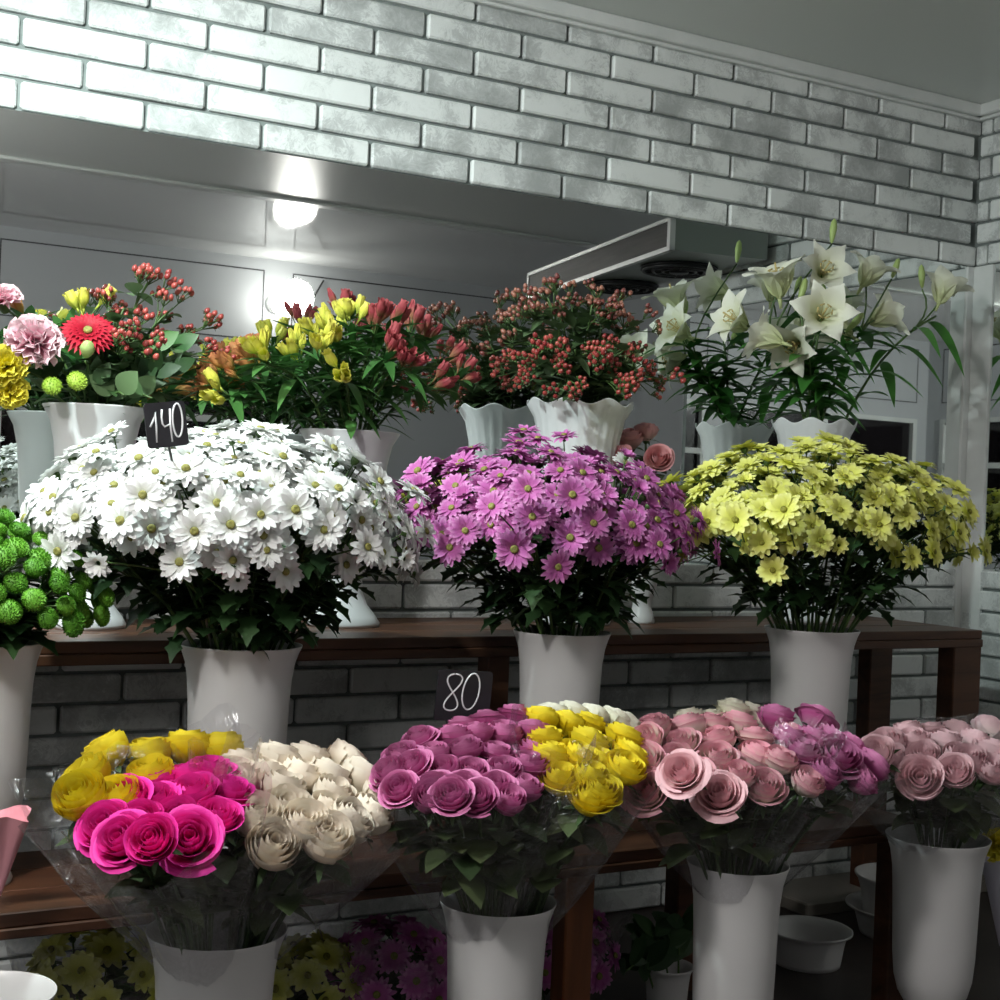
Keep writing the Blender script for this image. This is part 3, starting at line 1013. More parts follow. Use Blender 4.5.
# front vase 4
rose_bunch('f4', 'pale pink', 'pale pink', 'r_pale', [(905, 735, 985, 728, 4), (885, 747, 975, 744, 4), (890, 765, 990, 755, 4), (878, 755, 1010, 765, 4), (918, 778, 990, 772, 3)], -.86, -1.06, (0, 0, -.01), .5, 1.16, .35, 'pale pink roses in the rightmost vase', leafy=1.6,
           special={(4, 0): ('open pale pink rose lowest at the front of its bunch, spiral visible', 1.18, .6)})

# ------------------------------------------------------------------ lilies
def lily_mesh(name, seed, L=.10):
    rnd = random.Random(seed)
    mb = MB()
    for ring in range(2):
        for k in range(3):
            a = 2 * PI * (k + .5 * ring) / 3 + rnd.uniform(-.1, .1)
            er, z = V((math.cos(a), math.sin(a), 0)), V((0, 0, 1))
            sd = V((-math.sin(a), math.cos(a), 0))
            W = (.046 if ring else .058) * rnd.uniform(.9, 1.1)
            bend = rnd.uniform(.75, 1.2)
            P, T = [], []
            n = 9
            pts = []
            pos, ang = er * .004, PI / 2 - .15
            for j in range(n + 1):
                pts.append(V(pos))
                ang -= bend * 1.5 / n * (.5 + j / n)
                pos = pos + (er * math.cos(ang) + z * math.sin(ang)) * (L / n)
            for i in range(-2, 3):
                row, tr = [], []
                for j in range(n + 1):
                    t = j / n
                    w = W * .5 * (math.sin(PI * (.12 + .86 * t)) ** .75)
                    q = pts[j] + sd * (w * i / 2) + z * (.010 * (i / 2) ** 2 * (1 - t)) - er * (.006 * (i / 2) ** 2) + z * .003 * math.sin(7 * t + i + seed) * t
                    row.append(q); tr.append(t)
                P.append(row); T.append(tr)
            mb.grid(P, 0, T)
    mb.tube([(0, 0, -.02), (0, 0, .006)], .003, .005, 6)
    return mb.mesh(name, M['lily'])
def stamen_mesh():
    mb = MB()
    for k in range(6):
        a = 2 * PI * k / 6
        e = V((math.cos(a) * .014, math.sin(a) * .014, .058))
        mb.tube([(0, 0, .005), e * .6 + V((0, 0, .01)), e], .0009, .0007, 4)
        mb.tube([e + V((-math.sin(a), math.cos(a), 0)) * -.005, e + V((-math.sin(a), math.cos(a), 0)) * .005], .0018, .0014, 5)
    mb.tube([(0, 0, 0), (0, 0, .072)], .0014, .0022, 5)
    return mb.mesh('stamens', M['stamen'])
def bud_mesh(name, L, r, m):
    mb = MB()
    mb.lathe([(0, 0), (r * .45, L * .08), (r * .75, L * .3), (r, L * .6), (r * .7, L * .88), (0, L)], 9)
    return mb.mesh(name, M[m])
LILY = [lily_mesh('lily_bloom', s) for s in range(5)]
STAM = stamen_mesh()
LBUD = bud_mesh('lily_bud', .075, .011, 'lily_bud')

def lily(idx, label, blooms, buds, nleaf=20, droop=.5):
    rim, rr = VS['pot3']
    a = 2 * PI * idx / 6 + .4
    base = rim + V((math.cos(a) * rr * .4, math.sin(a) * rr * .4, -.16))
    root = thing('lily', base, label, 'lily', 'white lilies')
    cen = sum((b[0] for b in blooms), V()) / len(blooms)
    top = cen - V((0, 0, .045)) - (cen - rim).normalized() * .03
    pts = bez(base, rim + (top - rim) * .35 + V((0, 0, .08)), top, 10)
    mb = MB(); mb.tube([p - base for p in pts], .0045, .0032, 6)
    for p, n in blooms + buds:
        s = pts[-3]
        mb.tube([q - base for q in bez(s, pts[-1] + V((0, 0, .01)), p - V(n).normalized() * .012, 5)], .003, .0024, 5)
    ob('stem', mb.mesh('stem', M['stem']), root)
    mb = MB()
    for k in range(nleaf):
        t = .33 + .65 * (k + U(0, .8)) / nleaf
        j = min(9, int(t * 10)); q = pts[j].lerp(pts[j + 1], t * 10 - j)
        g = k * 2.4 + U(-.4, .4)
        mb.leaf(q - base, (math.cos(g), math.sin(g), U(.0, .7)), (0, 0, 1), U(.10, .15), U(.030, .046), U(.3, 1.0) * droop * 1.6, 0, .25, 8, 0, .4)
    ob('leaves', mb.mesh('leaves', M['leaf_lily']), root)
    for p, n in blooms:
        b = ob('bloom', random.choice(LILY), root, frame(n, U(0, 6.28), U(1.1, 1.3), p - base - V(n).normalized() * .035))
        ob('stamens', STAM, b)
    for p, n in buds:
        ob('bud', LBUD, root, frame(n, 0, U(.8, 1.05), p - base - V(n).normalized() * .01))

toC = lambda p: (CAM - p).normalized()
def LB_(px, py, Y, n, c=.0):
    p = at(px, py, Y)
    return (p, (V(n) + toC(p) * c).normalized())
lily(0, 'lily with the two tallest upright blooms at the left of the lily urn', [LB_(778, 285, -.22, (-.2, 0, .9), .2), LB_(738, 322, -.13, (-.5, .2, .3), .2)], [LB_(832, 240, -.2, (.1, 0, 1))], 22)
lily(1, 'lily with the wide open bloom facing the viewer at the front', [LB_(822, 316, -.30, (0, -.3, .35), .9), LB_(795, 345, -.26, (-.4, 0, -.2), .4)], [LB_(800, 300, -.25, (.2, -.1, 1))], 22)
lily(2, 'lily with a small starry bloom at the top of the urn', [LB_(823, 272, -.22, (.1, -.4, .5), .8)], [LB_(848, 330, -.24, (.3, -.3, .5))], 20)
lily(3, 'lily with tilted ruffled bloom under the brick edge', [LB_(868, 275, -.20, (.35, -.2, .8), .1), LB_(880, 318, -.16, (.5, .1, .2), .3)], [LB_(893, 275, -.2, (.4, 0, 1))], 20)
lily(4, 'lily on the outermost leaning stem beside the white corner post', [LB_(943, 293, -.20, (.45, 0, .9), .0)], [LB_(922, 285, -.2, (-.1, 0, 1))], 9, .8)
lily(5, 'lily turned to the mirror behind the other lilies', [LB_(842, 332, -.14, (-.2, .8, .4), 0), LB_(770, 338, -.30, (-.5, .6, .3), .0)], [], 20)

# ------------------------------------------------------------------ hypericum
def berry_cluster_mesh(seed, m):
    rnd = random.Random(seed)
    mb = MB()
    for k in range(6):
        a = k * 2.4
        e = V((math.cos(a) * .013 * (k > 0), math.sin(a) * .013 * (k > 0), .018 + rnd.uniform(-.008, .008)))
        mb.tube([(0, 0, 0), e], .0009, .0009, 4, 1)
        mb.lathe([(0, -.001), (.0036, .001), (.0050, .004), (.0044, .008), (.0016, .0112), (0, .0117)], 8, e)
        for q in range(4):
            b = q * PI / 2
            mb.leaf(e, (math.cos(b), math.sin(b), .1), (0, 0, 1), .008, .005, .2, 0, .2, 2, 1)
    return mb.mesh('berry_cluster', [M[m], M['stem']])
BER = [berry_cluster_mesh(s, 'berry') for s in range(3)]
BERD = [berry_cluster_mesh(s + 9, 'berry_dark') for s in range(3)]

def hypericum(rim, rr, tip, label, group, dark=False, nclu=6, spread=.045, leaves=10):
    base = rim + V((U(-.4, .4) * rr, U(-.4, .4) * rr, -.14))
    root = thing('hypericum', base, label, 'berry branch', group)
    pts = bez(base, rim + (tip - rim) * .3 + V((0, 0, .06)), tip, 8)
    mb = MB(); mb.tube([p - base for p in pts], .003, .002, 5)
    cl = []
    for k in range(nclu):
        c = tip + V((U(-1, 1) * spread, U(-1, 1) * spread, U(-1.2, .4) * spread))
        s = pts[6]
        mb.tube([q - base for q in bez(s, pts[7], c, 3)], .0014, .0012, 4)
        cl.append(c)
    ob('stem', mb.mesh('stem', M['stem']), root)
    for c in cl:
        ob('berry_cluster', random.choice(BERD if dark else BER), root, frame((c - s) + V((U(-.03, .03), U(-.03, .03), .05)), U(0, 6), U(.9, 1.25), c - base))
    mb = MB()
    for k in range(leaves):
        t = .4 + .6 * (k + U(0, 1)) / leaves
        j = min(7, int(t * 8)); q = pts[j] + V((U(-1, 1), U(-1, 1), U(-.6, .4))) * spread * .6
        g = U(0, 6.28)
        mb.leaf(q - base, (math.cos(g), math.sin(g), U(-.3, .6)), (0, 0, 1), U(.040, .062), U(.026, .040), U(0, .5), 0, .2, 6)
    ob('foliage', mb.mesh('foliage', M['leaf_hyp']), root)

rim, rr = VS['pot2']
for k, (px, py, Y) in enumerate([(528, 308, -.20), (548, 298, -.26), (570, 292, -.18), (592, 305, -.26), (610, 300, -.16), (632, 318, -.22), (560, 318, -.12), (600, 325, -.10), (520, 330, -.14)]):
    hypericum(rim, rr, at(px, py, Y), 'tall hypericum branch with brownish berries in the upper tier of the fluted urn', 'tall hypericum branches', True, 5, .046, 30)
for k, (px, py, Y) in enumerate([(528, 362, -.26), (548, 355, -.30), (575, 350, -.32), (600, 352, -.32), (625, 350, -.28), (642, 372, -.24), (560, 375, -.34), (612, 378, -.34), (540, 365, -.06), (515, 365, -.10), (590, 372, -.06), (635, 360, -.05)]):
    hypericum(rim, rr, at(px, py, Y), 'short hypericum branch with red berries low over the fluted urn', 'short hypericum branches', False, 5, .046, 28)

# ------------------------------------------------------------------ alstroemerias
def als_mesh(name, m, seed, close=0.):
    rnd = random.Random(seed)
    mb = MB()
    L = .046
    for k in range(6):
        a = 2 * PI * k / 6 + rnd.uniform(-.1, .1)
        er, z = V((math.cos(a), math.sin(a), 0)), V((0, 0, 1))
        sd = V((-math.sin(a), math.cos(a), 0))
        W = .015 if k % 2 else .012
        op = rnd.uniform(.25, .55) * (1 - close)
        P, T = [], []
        for i in (-1, 0, 1):
            row, tr = [], []
            for j in range(7):
                t = j / 6
                rad = .002 + L * .55 * op * t ** 1.3 + .012 * math.sin(PI * min(1, t * 1.2)) * .5
                w = W * .5 * (.25 + .9 * math.sin(PI * (.05 + .85 * t)))
                row.append(er * rad + z * (L * t) + sd * w * i - er * (.003 * abs(i)))
                tr.append(t)
            P.append(row); T.append(tr)
        mb.grid(P, 0, T)
    mb.tube([(0, 0, -.012), (0, 0, .003)], .0018, .003, 5)
    return mb.mesh(name, M[m])
ALS = {c: [als_mesh('alstroemeria_bloom', 'als_' + c, s) for s in range(3)] + [als_mesh('alstroemeria_bud', 'als_' + c, 9, .9)] for c in ('yellow', 'orange', 'red')}

def alstro(rim, rr, tip, c, label, group, nb=5, leaves=14, out=None):
    base = rim + V((U(-.4, .4) * rr, U(-.4, .4) * rr, -.14))
    root = thing('alstroemeria', base, label, 'flower', group)
    pts = bez(base, rim + (tip - rim) * .3 + V((0, 0, .08)), tip, 8)
    n0 = (tip - rim).normalized()
    mb = MB(); mb.tube([p - base for p in pts], .0032, .0024, 5)
    hs = []
    for k in range(nb):
        d = (n0 + V((U(-.7, .7), U(-.8, .5), U(-.3, .6)))).normalized()
        p = tip + d * U(.02, .045)
        mb.tube([q - base for q in bez(pts[7], tip, p, 3)], .0015, .0013, 4)
        hs.append((p, d))
    ob('stem', mb.mesh('stem', M['stem']), root)
    for p, d in hs:
        ob('bloom', random.choice(ALS[c]), root, frame(d, U(0, 6.28), U(.78, 1.0), p - base))
    mb = MB()
    for k in range(int(leaves * 1.5)):
        t = .38 + .64 * (k + U(0, 1)) / leaves
        j = min(7, int(t * 8)); q = pts[j].lerp(pts[j + 1], min(1, t * 8 - j))
        g = U(0, 6.28)
        mb.leaf(q - base, (math.cos(g), math.sin(g), U(-.1, .8)), (0, 0, 1), U(.06, .095), U(.016, .026), U(0, .8), 0, .25, 6)
    ob('leaves', mb.mesh('leaves', M['leaf_als']), root)

rim, rr = VS['pot1']
for px, py, Y in [(300, 366, -.24), (318, 352, -.22), (334, 338, -.2), (352, 332, -.24), (335, 348, -.36), (318, 360, -.38), (345, 382, -.40), (268, 365, -.32), (230, 400, -.26)]:
    alstro(rim, rr, at(px, py, Y), 'yellow', 'yellow alstroemeria stem in the urn behind the white chrysanthemums', 'yellow alstroemerias', 5, 16)
for px, py, Y in [(262, 370, -.22), (245, 382, -.26), (224, 392, -.2), (262, 365, -.12)]:
    alstro(rim, rr, at(px, py, Y), 'orange', 'orange alstroemeria stem leaning left out of the alstroemeria urn', 'orange alstroemerias', 5, 16)
for px, py, Y in [(345, 322, -.14), (374, 336, -.26), (388, 335, -.22), (410, 338, -.16), (385, 362, -.36), (400, 372, -.36), (420, 350, -.10), (455, 382, -.2), (440, 365, -.12), (425, 392, -.24)]:
    alstro(rim, rr, at(px, py, Y), 'red', 'red alstroemeria stem on the right side of the alstroemeria urn', 'red alstroemerias', 5, 16)

# ------------------------------------------------------------------ mixed urn on the left
def ruffle_mesh(name, m, r, seed):
    rnd = random.Random(seed)
    mb = MB()
    for d in fib(46, -.15):
        n = (d + V((rnd.uniform(-.25, .25), rnd.uniform(-.25, .25), .2))).normalized()
        sd = n.orthogonal().normalized(); a = rnd.uniform(0, 6.28)
        sd = (sd * math.cos(a) + n.cross(sd) * math.sin(a)); up = n.cross(sd)
        P, T = [], []
        for i in range(7):
            u = i / 3 - 1
            row, tr = [], []
            for j in range(5):
                t = j / 4
                w = r * .42 * (.3 + t)
                q = n * (r * (.25 + .75 * t)) + sd * (w * u) + up * (r * .13 * t * math.sin(u * 8 + a)) - n * (r * .12 * u * u * t) + n * (r * .05 * t * math.sin(u * 17 + a))
                row.append(V((q.x, q.y, q.z * .72))); tr.append(t)
            P.append(row); T.append(tr)
        mb.grid(P, 0, T)
    mb.lathe([(.003, -r * .55), (.007, -r * .5), (.010, -r * .2), (.013, r * .05)], 9, mi=1)
    return mb.mesh(name, [M[m], M['stem']])

def single(name, rim, rr, p, n, me, label, cat, group=None, eye=None, s=1., leafm='leaf_hyp', leaves=4, part='bloom', lw=.02, ll=.06, low=.5):
    base = rim + V((U(-.4, .4) * rr, U(-.4, .4) * rr, -.12))
    root = thing(name, base, label, cat, group)
    n = V(n).normalized()
    pts = bez(base, rim + (p - rim) * .35 + V((0, 0, .05)), p - n * .012, 7)
    mb = MB(); mb.tube([q - base for q in pts], .0028, .0024, 5)
    ob('stem', mb.mesh('stem', M['stem']), root)
    if leaves:
        mb = MB()
        for k in range(leaves):
            t = low + (.95 - low) * (k + U(0, 1)) / leaves
            q = pts[min(7, int(t * 7))]
            g = U(0, 6.28)
            mb.leaf(q - base, (math.cos(g), math.sin(g), U(0, .8)), (0, 0, 1), ll, lw, U(0, .6), 0, .2, 6)
        ob('leaves', mb.mesh('leaves', M[leafm]), root)
    b = ob(part, me, root, frame(n, U(0, 6), s, p - base))
    if eye is not None:
        ob('flower_eye', eye, b, Matrix.Translation((0, 0, .004)))
    return root

rim, rr = VS['pot0']
CP = [ruffle_mesh('carnation_bloom', 'carn_pink', .036, s) for s in range(2)]
CY = [ruffle_mesh('carnation_bloom', 'carn_yellow', .036, s + 4) for s in range(2)]
def gerb():
    mb = MB()
    rnd = random.Random(3)
    for rg, (n, L, el) in enumerate(((30, .040, .05), (26, .034, .3), (22, .026, .6), (18, .017, .9))):
        for k in range(n):
            a = 2 * PI * (k + .5 * (rg % 2)) / n
            mb.leaf((math.cos(a) * .004, math.sin(a) * .004, 0), (math.cos(a), math.sin(a), el), (0, 0, 1), L * rnd.uniform(.92, 1.05), .0105, .2, 0, .2, 4)
    return mb.mesh('gerbera_bloom', M['gerbera'])
GERB = gerb()
single('carnation', rim, rr, at(34, 342, -.30), (-.1, -.9, .5), CP[0], 'large pink carnation at the front of the mixed urn', 'carnation', None, None, 1.5)
single('carnation', rim, rr, at(2, 302, -.22), (-.5, -.3, .9), CP[1], 'upper pink carnation at the left edge, above the large one', 'carnation', None, None, 1.15)
single('carnation', rim, rr, at(6, 366, -.30), (-.4, -.8, .3), CY[0], 'upper yellow carnation at the left edge of the mixed urn', 'carnation', None, None, 1.15)
single('carnation', rim, rr, at(10, 390, -.29), (-.3, -.8, -.1), CY[1], 'lower yellow carnation at the left edge of the mixed urn', 'carnation', None, None, .95)
single('gerbera', rim, rr, at(88, 332, -.30), (-.25, -.8, .7), GERB, 'crimson gerbera beside the large pink carnation', 'gerbera', None, EYE, 1.25)
single('green_chrysanthemum', rim, rr, at(52, 386, -.32), (-.1, -.9, .5), LIME[0], 'left one of two small lime green pompons over the mixed urn', 'flower', None, None, 1.1)
single('green_chrysanthemum', rim, rr, at(77, 381, -.32), (.1, -.9, .5), LIME[1], 'right one of two small lime green pompons over the mixed urn', 'flower', None, None, 1.15)
single('lisianthus', rim, rr, at(86, 357, -.33), (-.1, -.8, .6), bud_mesh('lisianthus_bud', .04, .014, 'lily_bud'), 'pale cream bud below the crimson gerbera', 'flower', None, None, 1., part='bud')
alstro(rim, rr, at(84, 322, -.20), 'yellow', 'yellow alstroemeria stem rising above the crimson gerbera', None, 5, 10)
alstro(rim, rr, at(28, 325, -.18), 'orange', 'orange alstroemeria stem behind the two pink carnations', None, 4, 14)
alstro(rim, rr, at(205, 388, -.16), 'orange', 'orange alstroemeria stem low at the right of the mixed urn', None, 4, 14)
for px, py, Y, lab in [(148, 282, -.2, 'tallest hypericum branch with red berries in the mixed urn'), (124, 308, -.25, 'hypericum branch left of the tallest one in the mixed urn'), (140, 343, -.32, 'hypericum branch drooping low with big berries in the mixed urn'), (105, 335, -.3, 'hypericum branch touching the crimson gerbera'),
                       (173, 308, -.2, 'hypericum branch right of the tallest one in the mixed urn'), (196, 328, -.18, 'hypericum branch right of the gerbera and leaning furthest right'), (205, 352, -.2, 'hypericum branch lowest at the right of the mixed urn')]:
    hypericum(rim, rr, at(px, py, Y), lab, 'hypericum branches in the mixed urn', False, 4, .030, 18)
def greens(rim, rr, tip, label, L, W, m='leaf_pale', n=6, grp=None):
    base = rim + V((U(-.4, .4) * rr, U(-.4, .4) * rr, -.12))
    root = thing('foliage_branch', base, label, 'greenery', grp)
    pts = bez(base, rim + (tip - rim) * .4 + V((0, 0, .05)), tip, 7)
    mb = MB(); mb.tube([q - base for q in pts], .0026, .0018, 5)
    ob('stem', mb.mesh('stem', M['stem']), root)
    mb = MB()
    for k in range(n):
        t = .45 + .55 * (k + .5) / n
        q = pts[min(7, int(t * 7.5))]
        g = U(PI * .9, PI * 2.1)
        d = V((math.cos(g), math.sin(g) * .5, U(.2, 1.1)))
        mb.leaf(q - base, d, (0, -1, .4), L * U(.8, 1.1), W * U(.8, 1.1), U(-.1, .3), 0, .12, 8)
    ob('leaves', mb.mesh('leaves', M[m]), root)
greens(rim, rr, at(124, 395, -.33), 'branch with broad pale round leaves at the right front of the mixed urn', .06, .05, n=3)
greens(rim, rr, at(152, 398, -.33), 'branch with broad pale leaves beside the 140 price card', .055, .045, n=3)
greens(rim, rr, at(150, 350, -.25), 'leafy branch in the middle of the mixed urn', .06, .035, 'leaf_als', 9)
greens(rim, rr, at(185, 345, -.2), 'leafy branch at the right of the mixed urn', .07, .035, 'leaf_als', 9)
greens(rim, rr, at(60, 335, -.16), 'leafy branch at the back left of the mixed urn', .07, .03, 'leaf_als', 10)
greens(rim, rr, at(110, 350, -.14), 'dark leafy branch at the back of the mixed urn', .07, .035, 'leaf_dark', 12)
greens(rim, rr, at(40, 380, -.25), 'dark leafy branch low at the left of the mixed urn', .065, .03, 'leaf_dark', 12)
greens(rim, rr, at(95, 385, -.29), 'dark leafy branch low in the middle of the mixed urn', .06, .03, 'leaf_dark', 12)
greens(rim, rr, at(165, 375, -.25), 'dark leafy branch low at the right of the mixed urn', .07, .03, 'leaf_dark', 12)

# small bunch between the two fluted urns
p = at(646, 500, -.2)
mb = vase_mesh(.05, p.z - Z1)
tag(ob('vase', mb.mesh('vase', M['vase']), None, None, (p.x, p.y, Z1)), 'small white vase hidden between the two fluted urns', 'vase')
VS['small'] = (V((p.x, p.y, p.z)), .05)
rose_bunch('small', 'dusty pink', 'small dusty pink', 'r_dusty', [(628, 440, 648, 436, 2), (626, 456, 656, 461, 2)], -.17, -.26, (0, 0, 0), .6, 1.0, .4, None, sleeve=False, leafy=1.5,
           special={(1, 1): ('dusty pink rose facing the viewer between the fluted urns', 1.05, 1.2)})
single('white_chrysanthemum', VS['small'][0], .05, at(625, 463, -.3), (0, -.8, .6), WHITE[0], 'single white chrysanthemum below the dusty pink roses', 'flower', None, EYE, .9)

# ------------------------------------------------------------------ price cards
def digit_strokes(ch):
    ell = lambda cx, cy, rx, ry, a0, a1, n=24: [(cx + rx * math.cos(a0 + (a1 - a0) * i / n), cy + ry * math.sin(a0 + (a1 - a0) * i / n)) for i in range(n + 1)]
    if ch == '1':
        return [[(.0, .52), (.2, .72), (.34, 1.), (.36, .5), (.34, 0)]]
    if ch == '4':
        return [[(.05, 1.), (.02, .75), (.04, .55), (.14, .45), (.4, .5)], [(.46, 1.), (.44, .5), (.5, -.05)]]
    if ch == '0':
        return [ell(.26, .5, .26, .5, PI * .55, PI * 2.6)]
    if ch == '8':
        return [[(.3 + .27 * math.sin(2 * t) * (1.1 if t < PI / 2 or t > 1.5 * PI else 1), .5 + .5 * math.cos(t)) for t in [i * 2 * PI / 32 for i in range(33)]]]
    return []

def price_card(text, corners, Y, stick_to, label, dig):
    """corners in the photo: top left, top right, bottom right, bottom left"""
    tl, tr, br, bl = [at(*c, Y) for c in corners]
    u = (tr - tl + br - bl); w_ = u.length / 2; u.normalize()
    v = (tl - bl + tr - br); h_ = v.length / 2
    v = (v - u * v.dot(u)).normalized(); n = u.cross(v)
    cen = (tl + tr + br + bl) / 4
    R = Matrix(((u.x, v.x, n.x, cen.x), (u.y, v.y, n.y, cen.y), (u.z, v.z, n.z, cen.z), (0, 0, 0, 1)))
    t = thing('price_card', (0, 0, 0), label, 'price card')
    t.matrix_world = R
    mb = MB()
    pts = []
    rc = .006
    for (sx, sy, a0) in ((1, 1, 0), (-1, 1, PI / 2), (-1, -1, PI), (1, -1, 1.5 * PI)):
        for k in range(5):
            a = a0 + PI / 2 * k / 4
            pts.append((sx * (w_ / 2 - rc) + rc * math.cos(a), sy * (h_ / 2 - rc) + rc * math.sin(a)))
    N = len(pts)
    mb.add([(x, y, .0015) for x, y in pts] + [(x, y, -.0015) for x, y in pts], [tuple(range(N)), tuple(range(2 * N - 1, N - 1, -1))] + [(i, N + i, N + (i + 1) % N, (i + 1) % N) for i in range(N)])
    ob('card', mb.mesh('card', M['card'], False), t)
    for ch, x, y, s, hgt in dig:
        mb = MB()
        for st in digit_strokes(ch):
            mb.tube([(x * w_ + (px + .10 * py) * s * w_, y * h_ + py * hgt * h_, .0018) for px, py in st], .0015, .0015, 6)
        ob('digit', mb.mesh('digit', M['chalk']), t)
    mb = MB(); bot = R.inverted() @ V(stick_to)
    mb.tube([(0, -h_ * .3, -.004), bot], .0022, .0022, 6)
    ob('stick', mb.mesh('stick', M['stick']), t)

rim, rr = VS['white']
price_card('140', ((144, 404), (184, 400), (189, 445), (147, 449)), -.87, (rim.x - .02, rim.y + .02, rim.z - .1), 'black price card chalked 140 above the white chrysanthemums',
           [('1', -.42, -.38, .42, .68), ('4', -.14, -.36, .48, .70), ('0', .14, -.30, .46, .74)])
rim, rr = VS['f2']
price_card('80', ((436, 669), (491, 672), (490, 722), (436, 720)), -.87, (rim.x, rim.y + .04, rim.z - .1), 'black price card chalked 80 above the magenta roses',
           [('8', -.37, -.30, .46, .72), ('0', -.06, -.27, .58, .72)])

# ------------------------------------------------------------------ flowers in the dark under the lower bench
def low_bunch(px, py, Y, r, me, me2, eye, label, group, n=16, vlabel=None, wrap=None):
    c = at(px, py, Y)
    c.z = max(c.z, .14)
    vz = max(.06, c.z - .13)
    mb = vase_mesh(.062, vz) if vz > .16 else None
    if mb is None:
        mb = MB(); mb.lathe([(0, 0), (.05, 0), (.062, vz), (.058, vz), (.046, .006), (0, .006)], 32)
    tag(ob('bucket', mb.mesh('bucket', M['vase']), None, None, (c.x, c.y, 0)), vlabel, 'bucket')
    rim = V((c.x, c.y, vz))
    ns = 5
    apex = [V((d.x * r, d.y * r, d.z * r * .8)) for d in fib(ns, .2)]
    gr = {i: [] for i in range(ns)}
    for d in fib(n, -.2):
        p = c + V((d.x * r, d.y * r, d.z * r * .8)) * U(.85, 1.05)
        gr[min(range(ns), key=lambda i: (apex[i] + c - p).length)].append((p, d))
    for i, hs in gr.items():
        if not hs:
            continue
        base = V((c.x + apex[i].x * .15, c.y + apex[i].y * .15, .012))
        root = thing('chrysanthemum', base, label, 'flower', group)
        top = c + apex[i] * .5
        mb = MB(); mb.tube([q - base for q in bez(base, (base + top) / 2, top, 5)], .003, .0025, 5)
        for p, d in hs:
            mb.tube([q - base for q in bez(top - V((0, 0, .02)), top, p, 3)], .0016, .0014, 4)
        ob('stem', mb.mesh('stem', M['stem']), root)
        mb = MB()
        for k in range(10):
            g = U(0, 6.28)
            q = rim.lerp(top, U(.3, 1))
            mb.leaf(q - base, (math.cos(g), math.sin(g), U(-.3, .4)), (0, 0, 1), U(.05, .08), U(.03, .04), U(0, .5), 3, .2, 8)
        ob('foliage', mb.mesh('foliage', M['leaf_dark']), root)
        for p, d in hs:
            b = ob('bloom', random.choice(me), root, frame(d + V((0, -.3, .2)), U(0, 6), U(.9, 1.1), p - base))
            ob('flower_eye', eye, b, Matrix.Translation((0, 0, .003)))
    mb = MB(); P = []
    for k in range(40):
        a = 2 * PI * k / 40
        P.append([(math.cos(a) * (.05 + (r + .03 - .05) * (j / 8) ** .8) * (1 + .08 * noise.noise(V((math.cos(a) * 3, math.sin(a) * 3, j * .4 + px)))), math.sin(a) * (.05 + (r + .03 - .05) * (j / 8) ** .8), (c.z + r * .9 - vz) * j / 8 * (1 + .06 * math.sin(a * 5))) for j in range(9)])
    mb.grid(P, 0, None, True)
    tag(ob('film_sleeve', mb.mesh('film_sleeve', M['film']), None, None, (c.x, c.y, vz - .01)), wrap, 'wrapping')

low_bunch(95, 985, -.62, .12, YELL, YELL_C, EYE_Y, 'dull yellow chrysanthemum wrapped in film under the lower bench at the left', 'shaded yellow chrysanthemums at the left', 22, 'bucket of shaded yellow chrysanthemums left of the first rose vase', 'film around the shaded yellow chrysanthemums left of the first rose vase')
low_bunch(312, 985, -.66, .10, YELL, YELL_C, EYE_Y, 'dull yellow chrysanthemum in the shade right of the first rose vase', 'shaded yellow chrysanthemums beside the magenta ones', 20, 'bucket of shaded yellow chrysanthemums right of the first rose vase', 'film around the shaded yellow chrysanthemums right of the first rose vase')
low_bunch(395, 975, -.70, .12, PURP, PURP_C, EYE, 'magenta chrysanthemum wrapped in film in the shade left of the middle rose vase', 'shaded magenta chrysanthemums on the left', 26, 'bucket of magenta chrysanthemums in the shade left of the middle rose vase', 'film around the magenta chrysanthemums left of the middle rose vase')
low_bunch(555, 955, -.62, .12, PURP, PURP_C, EYE, 'magenta chrysanthemum wrapped in film in the shade by the orange bench leg', 'shaded magenta chrysanthemums by the leg', 26, 'bucket of magenta chrysanthemums beside the orange bench leg', 'film around the magenta chrysanthemums by the orange bench leg')
p, r = VS['e4']
greens(p, r, p + V((-.07, -.04, .08)), 'dark leafy branch leaning left out of the shaded vase', .08, .035, 'leaf_dark', 12)
greens(p, r, p + V((.0, -.05, .10)), 'dark leafy branch upright in the shaded vase', .08, .035, 'leaf_dark', 12)
greens(p, r, p + V((-.14, -.05, .02)), 'dark leafy branch drooping lowest out of the shaded vase', .08, .035, 'leaf_dark', 12)

# pink paper cone at the left edge, yellow flower in paper at the right edge
p0, p1 = at(-6, 895, -.90), at(-4, 815, -.90)
mb = MB()
ax_ = (p1 - p0); P = []
for k in range(32):
    a = 2 * PI * k / 32
    row = []
    for j in range(9):
        t = j / 8
        rr_ = .010 + .036 * t + .005 * math.sin(a * 6) * t
        row.append(ax_ * t * (1 + .06 * math.sin(a * 3)) + V((math.cos(a) * rr_, math.sin(a) * rr_, 0)))
    P.append(row)
mb.grid(P, 0, None, True)
t = thing('bouquet_wrap', V((p0.x, p0.y, p0.z)), 'pink paper cone standing before the vase of green chrysanthemums', 'wrapping')
ob('paper_cone', mb.mesh('paper_cone', M['film_pink']), t)

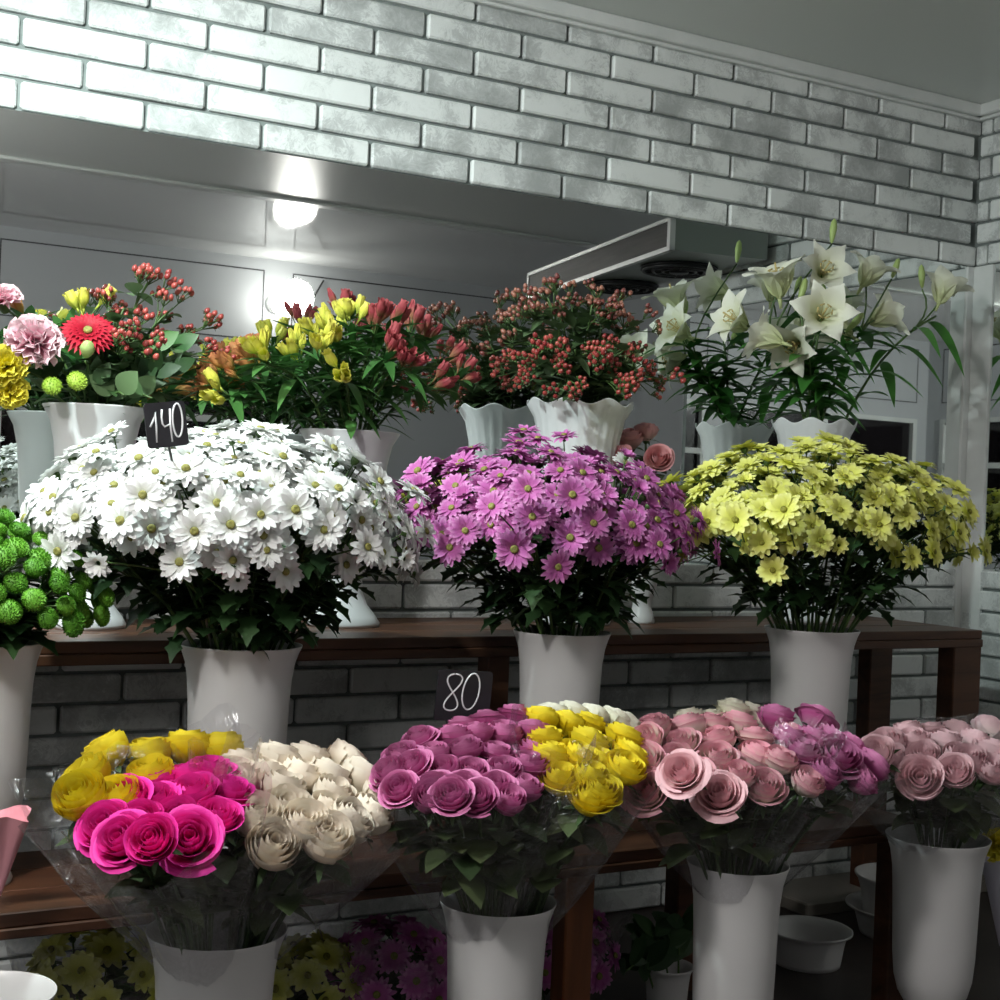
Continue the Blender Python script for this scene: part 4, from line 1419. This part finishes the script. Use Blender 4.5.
p = at(999, 846, -.96)
base = V((p.x + .03, p.y, 0))
t = thing('wrapped_carnation', base, 'yellow carnation in lilac white paper at the right edge by the pale pink roses', 'flower')
ob('bloom', CY[1], t, frame((-.5, -.6, .5), .3, 1.05, p - base))
mb = MB(); mb.tube([(0, 0, .02), (0, 0, p.z * .6), p - base], .003, .0025, 5)
ob('stem', mb.mesh('stem', M['stem']), t)
mb = MB(); P = []
for k in range(28):
    a = 2 * PI * k / 28
    P.append([V((math.cos(a) * (.012 + .042 * (j / 8)), math.sin(a) * (.012 + .042 * (j / 8)), .16 + (p.z - .19) * (j / 8) * (1 + .05 * math.sin(2 * a)))) for j in range(9)])
mb.grid(P, 0, None, True)
ob('paper_wrap', mb.mesh('paper_wrap', M['paper']), t)

# things by the far wall, seen only in the mirror
def far_stand():
    x, y = 1.22, -3.72
    t = thing('side_table', (x, y, 0), 'dark side table by the far windows, seen in the mirror', 'table')
    mb = MB(); mb.rbox((-.32, -.2, .80), (.32, .2, .83), .004); ob('tabletop', mb.mesh('tabletop', M['wood'], False), t)
    for sx in (-1, 1):
        for sy in (-1, 1):
            mb = MB(); mb.rbox((sx * .29 - .02, sy * .17 - .02, 0), (sx * .29 + .02, sy * .17 + .02, .80), .003); ob('leg', mb.mesh('leg', M['wood'], False), t)
    b = MB(); b.rbox((-.11, -.07, 0), (.11, .07, .17), .008)
    t2 = thing('gift_box', (x + .0, y + .08, .83), 'crimson box on the far side table, reflected at the left edge', 'box')
    ob('box_body', b.mesh('box_body', M['red'], False), t2)
    b = MB(); b.rbox((-.113, -.073, .13), (.113, .073, .175), .006); ob('lid', b.mesh('lid', M['red'], False), t2)
    mb = vase_mesh(.07, .26)
    tag(ob('vase', mb.mesh('vase', M['vase']), None, None, (x + .06, y - .09, .83)), 'white vase of pink carnations on the far side table, reflected at the left', 'vase')
    for k in range(5):
        p = V((x + .06 + U(-.08, .08), y - .09 + U(-.05, .05), 1.14 + U(0, .05)))
        single('carnation', V((x + .06, y - .09, 1.09)), .06, p, (U(-.4, .4), U(0, .8), .8), CP[k % 2], 'pink carnation in the reflected vase on the far side table', 'carnation', 'reflected pink carnations', None, 1.)
far_stand()

# ------------------------------------------------------------------ light
def lamp(name, kind, loc, energy, color, size=.1, target=None, **kw):
    l = bpy.data.lights.new(name, kind)
    l.energy = energy
    l.color = color
    if kind in ('POINT', 'SPOT'):
        l.shadow_soft_size = size
    if kind == 'AREA':
        l.size = size
    for k, v in kw.items():
        setattr(l, k, v)
    o = bpy.data.objects.new(name, l)
    col.objects.link(o)
    o.location = loc
    if target is not None:
        o.rotation_euler = (V(target) - V(loc)).to_track_quat('-Z', 'Y').to_euler()
    return o
lamp('globe_lamp_beam', 'SPOT', lp + V((0, .14, 0)), 8, (1., .95, .90), .09, (1.3, -.5, 1.2), spot_size=2.1, spot_blend=.7)
lamp('spot_over_the_white_flowers', 'SPOT', (.18, -.88, 2.06), 66, (.86, 1., .97), .035, (.72, -.42, 1.2), spot_size=2.5, spot_blend=.8)
lamp('room_fill', 'POINT', (-.35, -1.8, 1.95), 46, (1., .96, .93), .08)  # unseen point light added as fill to brighten the whole room

w = bpy.data.worlds.new('night')
sc.world = w
w.use_nodes = True
w.node_tree.nodes['Background'].inputs[0].default_value = (.02, .025, .035, 1)
w.node_tree.nodes['Background'].inputs[1].default_value = .3

sc.view_settings.view_transform = 'Standard'
sc.view_settings.look = 'None'
sc.view_settings.exposure = .45
sc.view_settings.gamma = 1.
sc.view_settings.use_curve_mapping = False
sc.cycles.max_bounces = 10
sc.cycles.transparent_max_bounces = 16
sc.cycles.glossy_bounces = 5
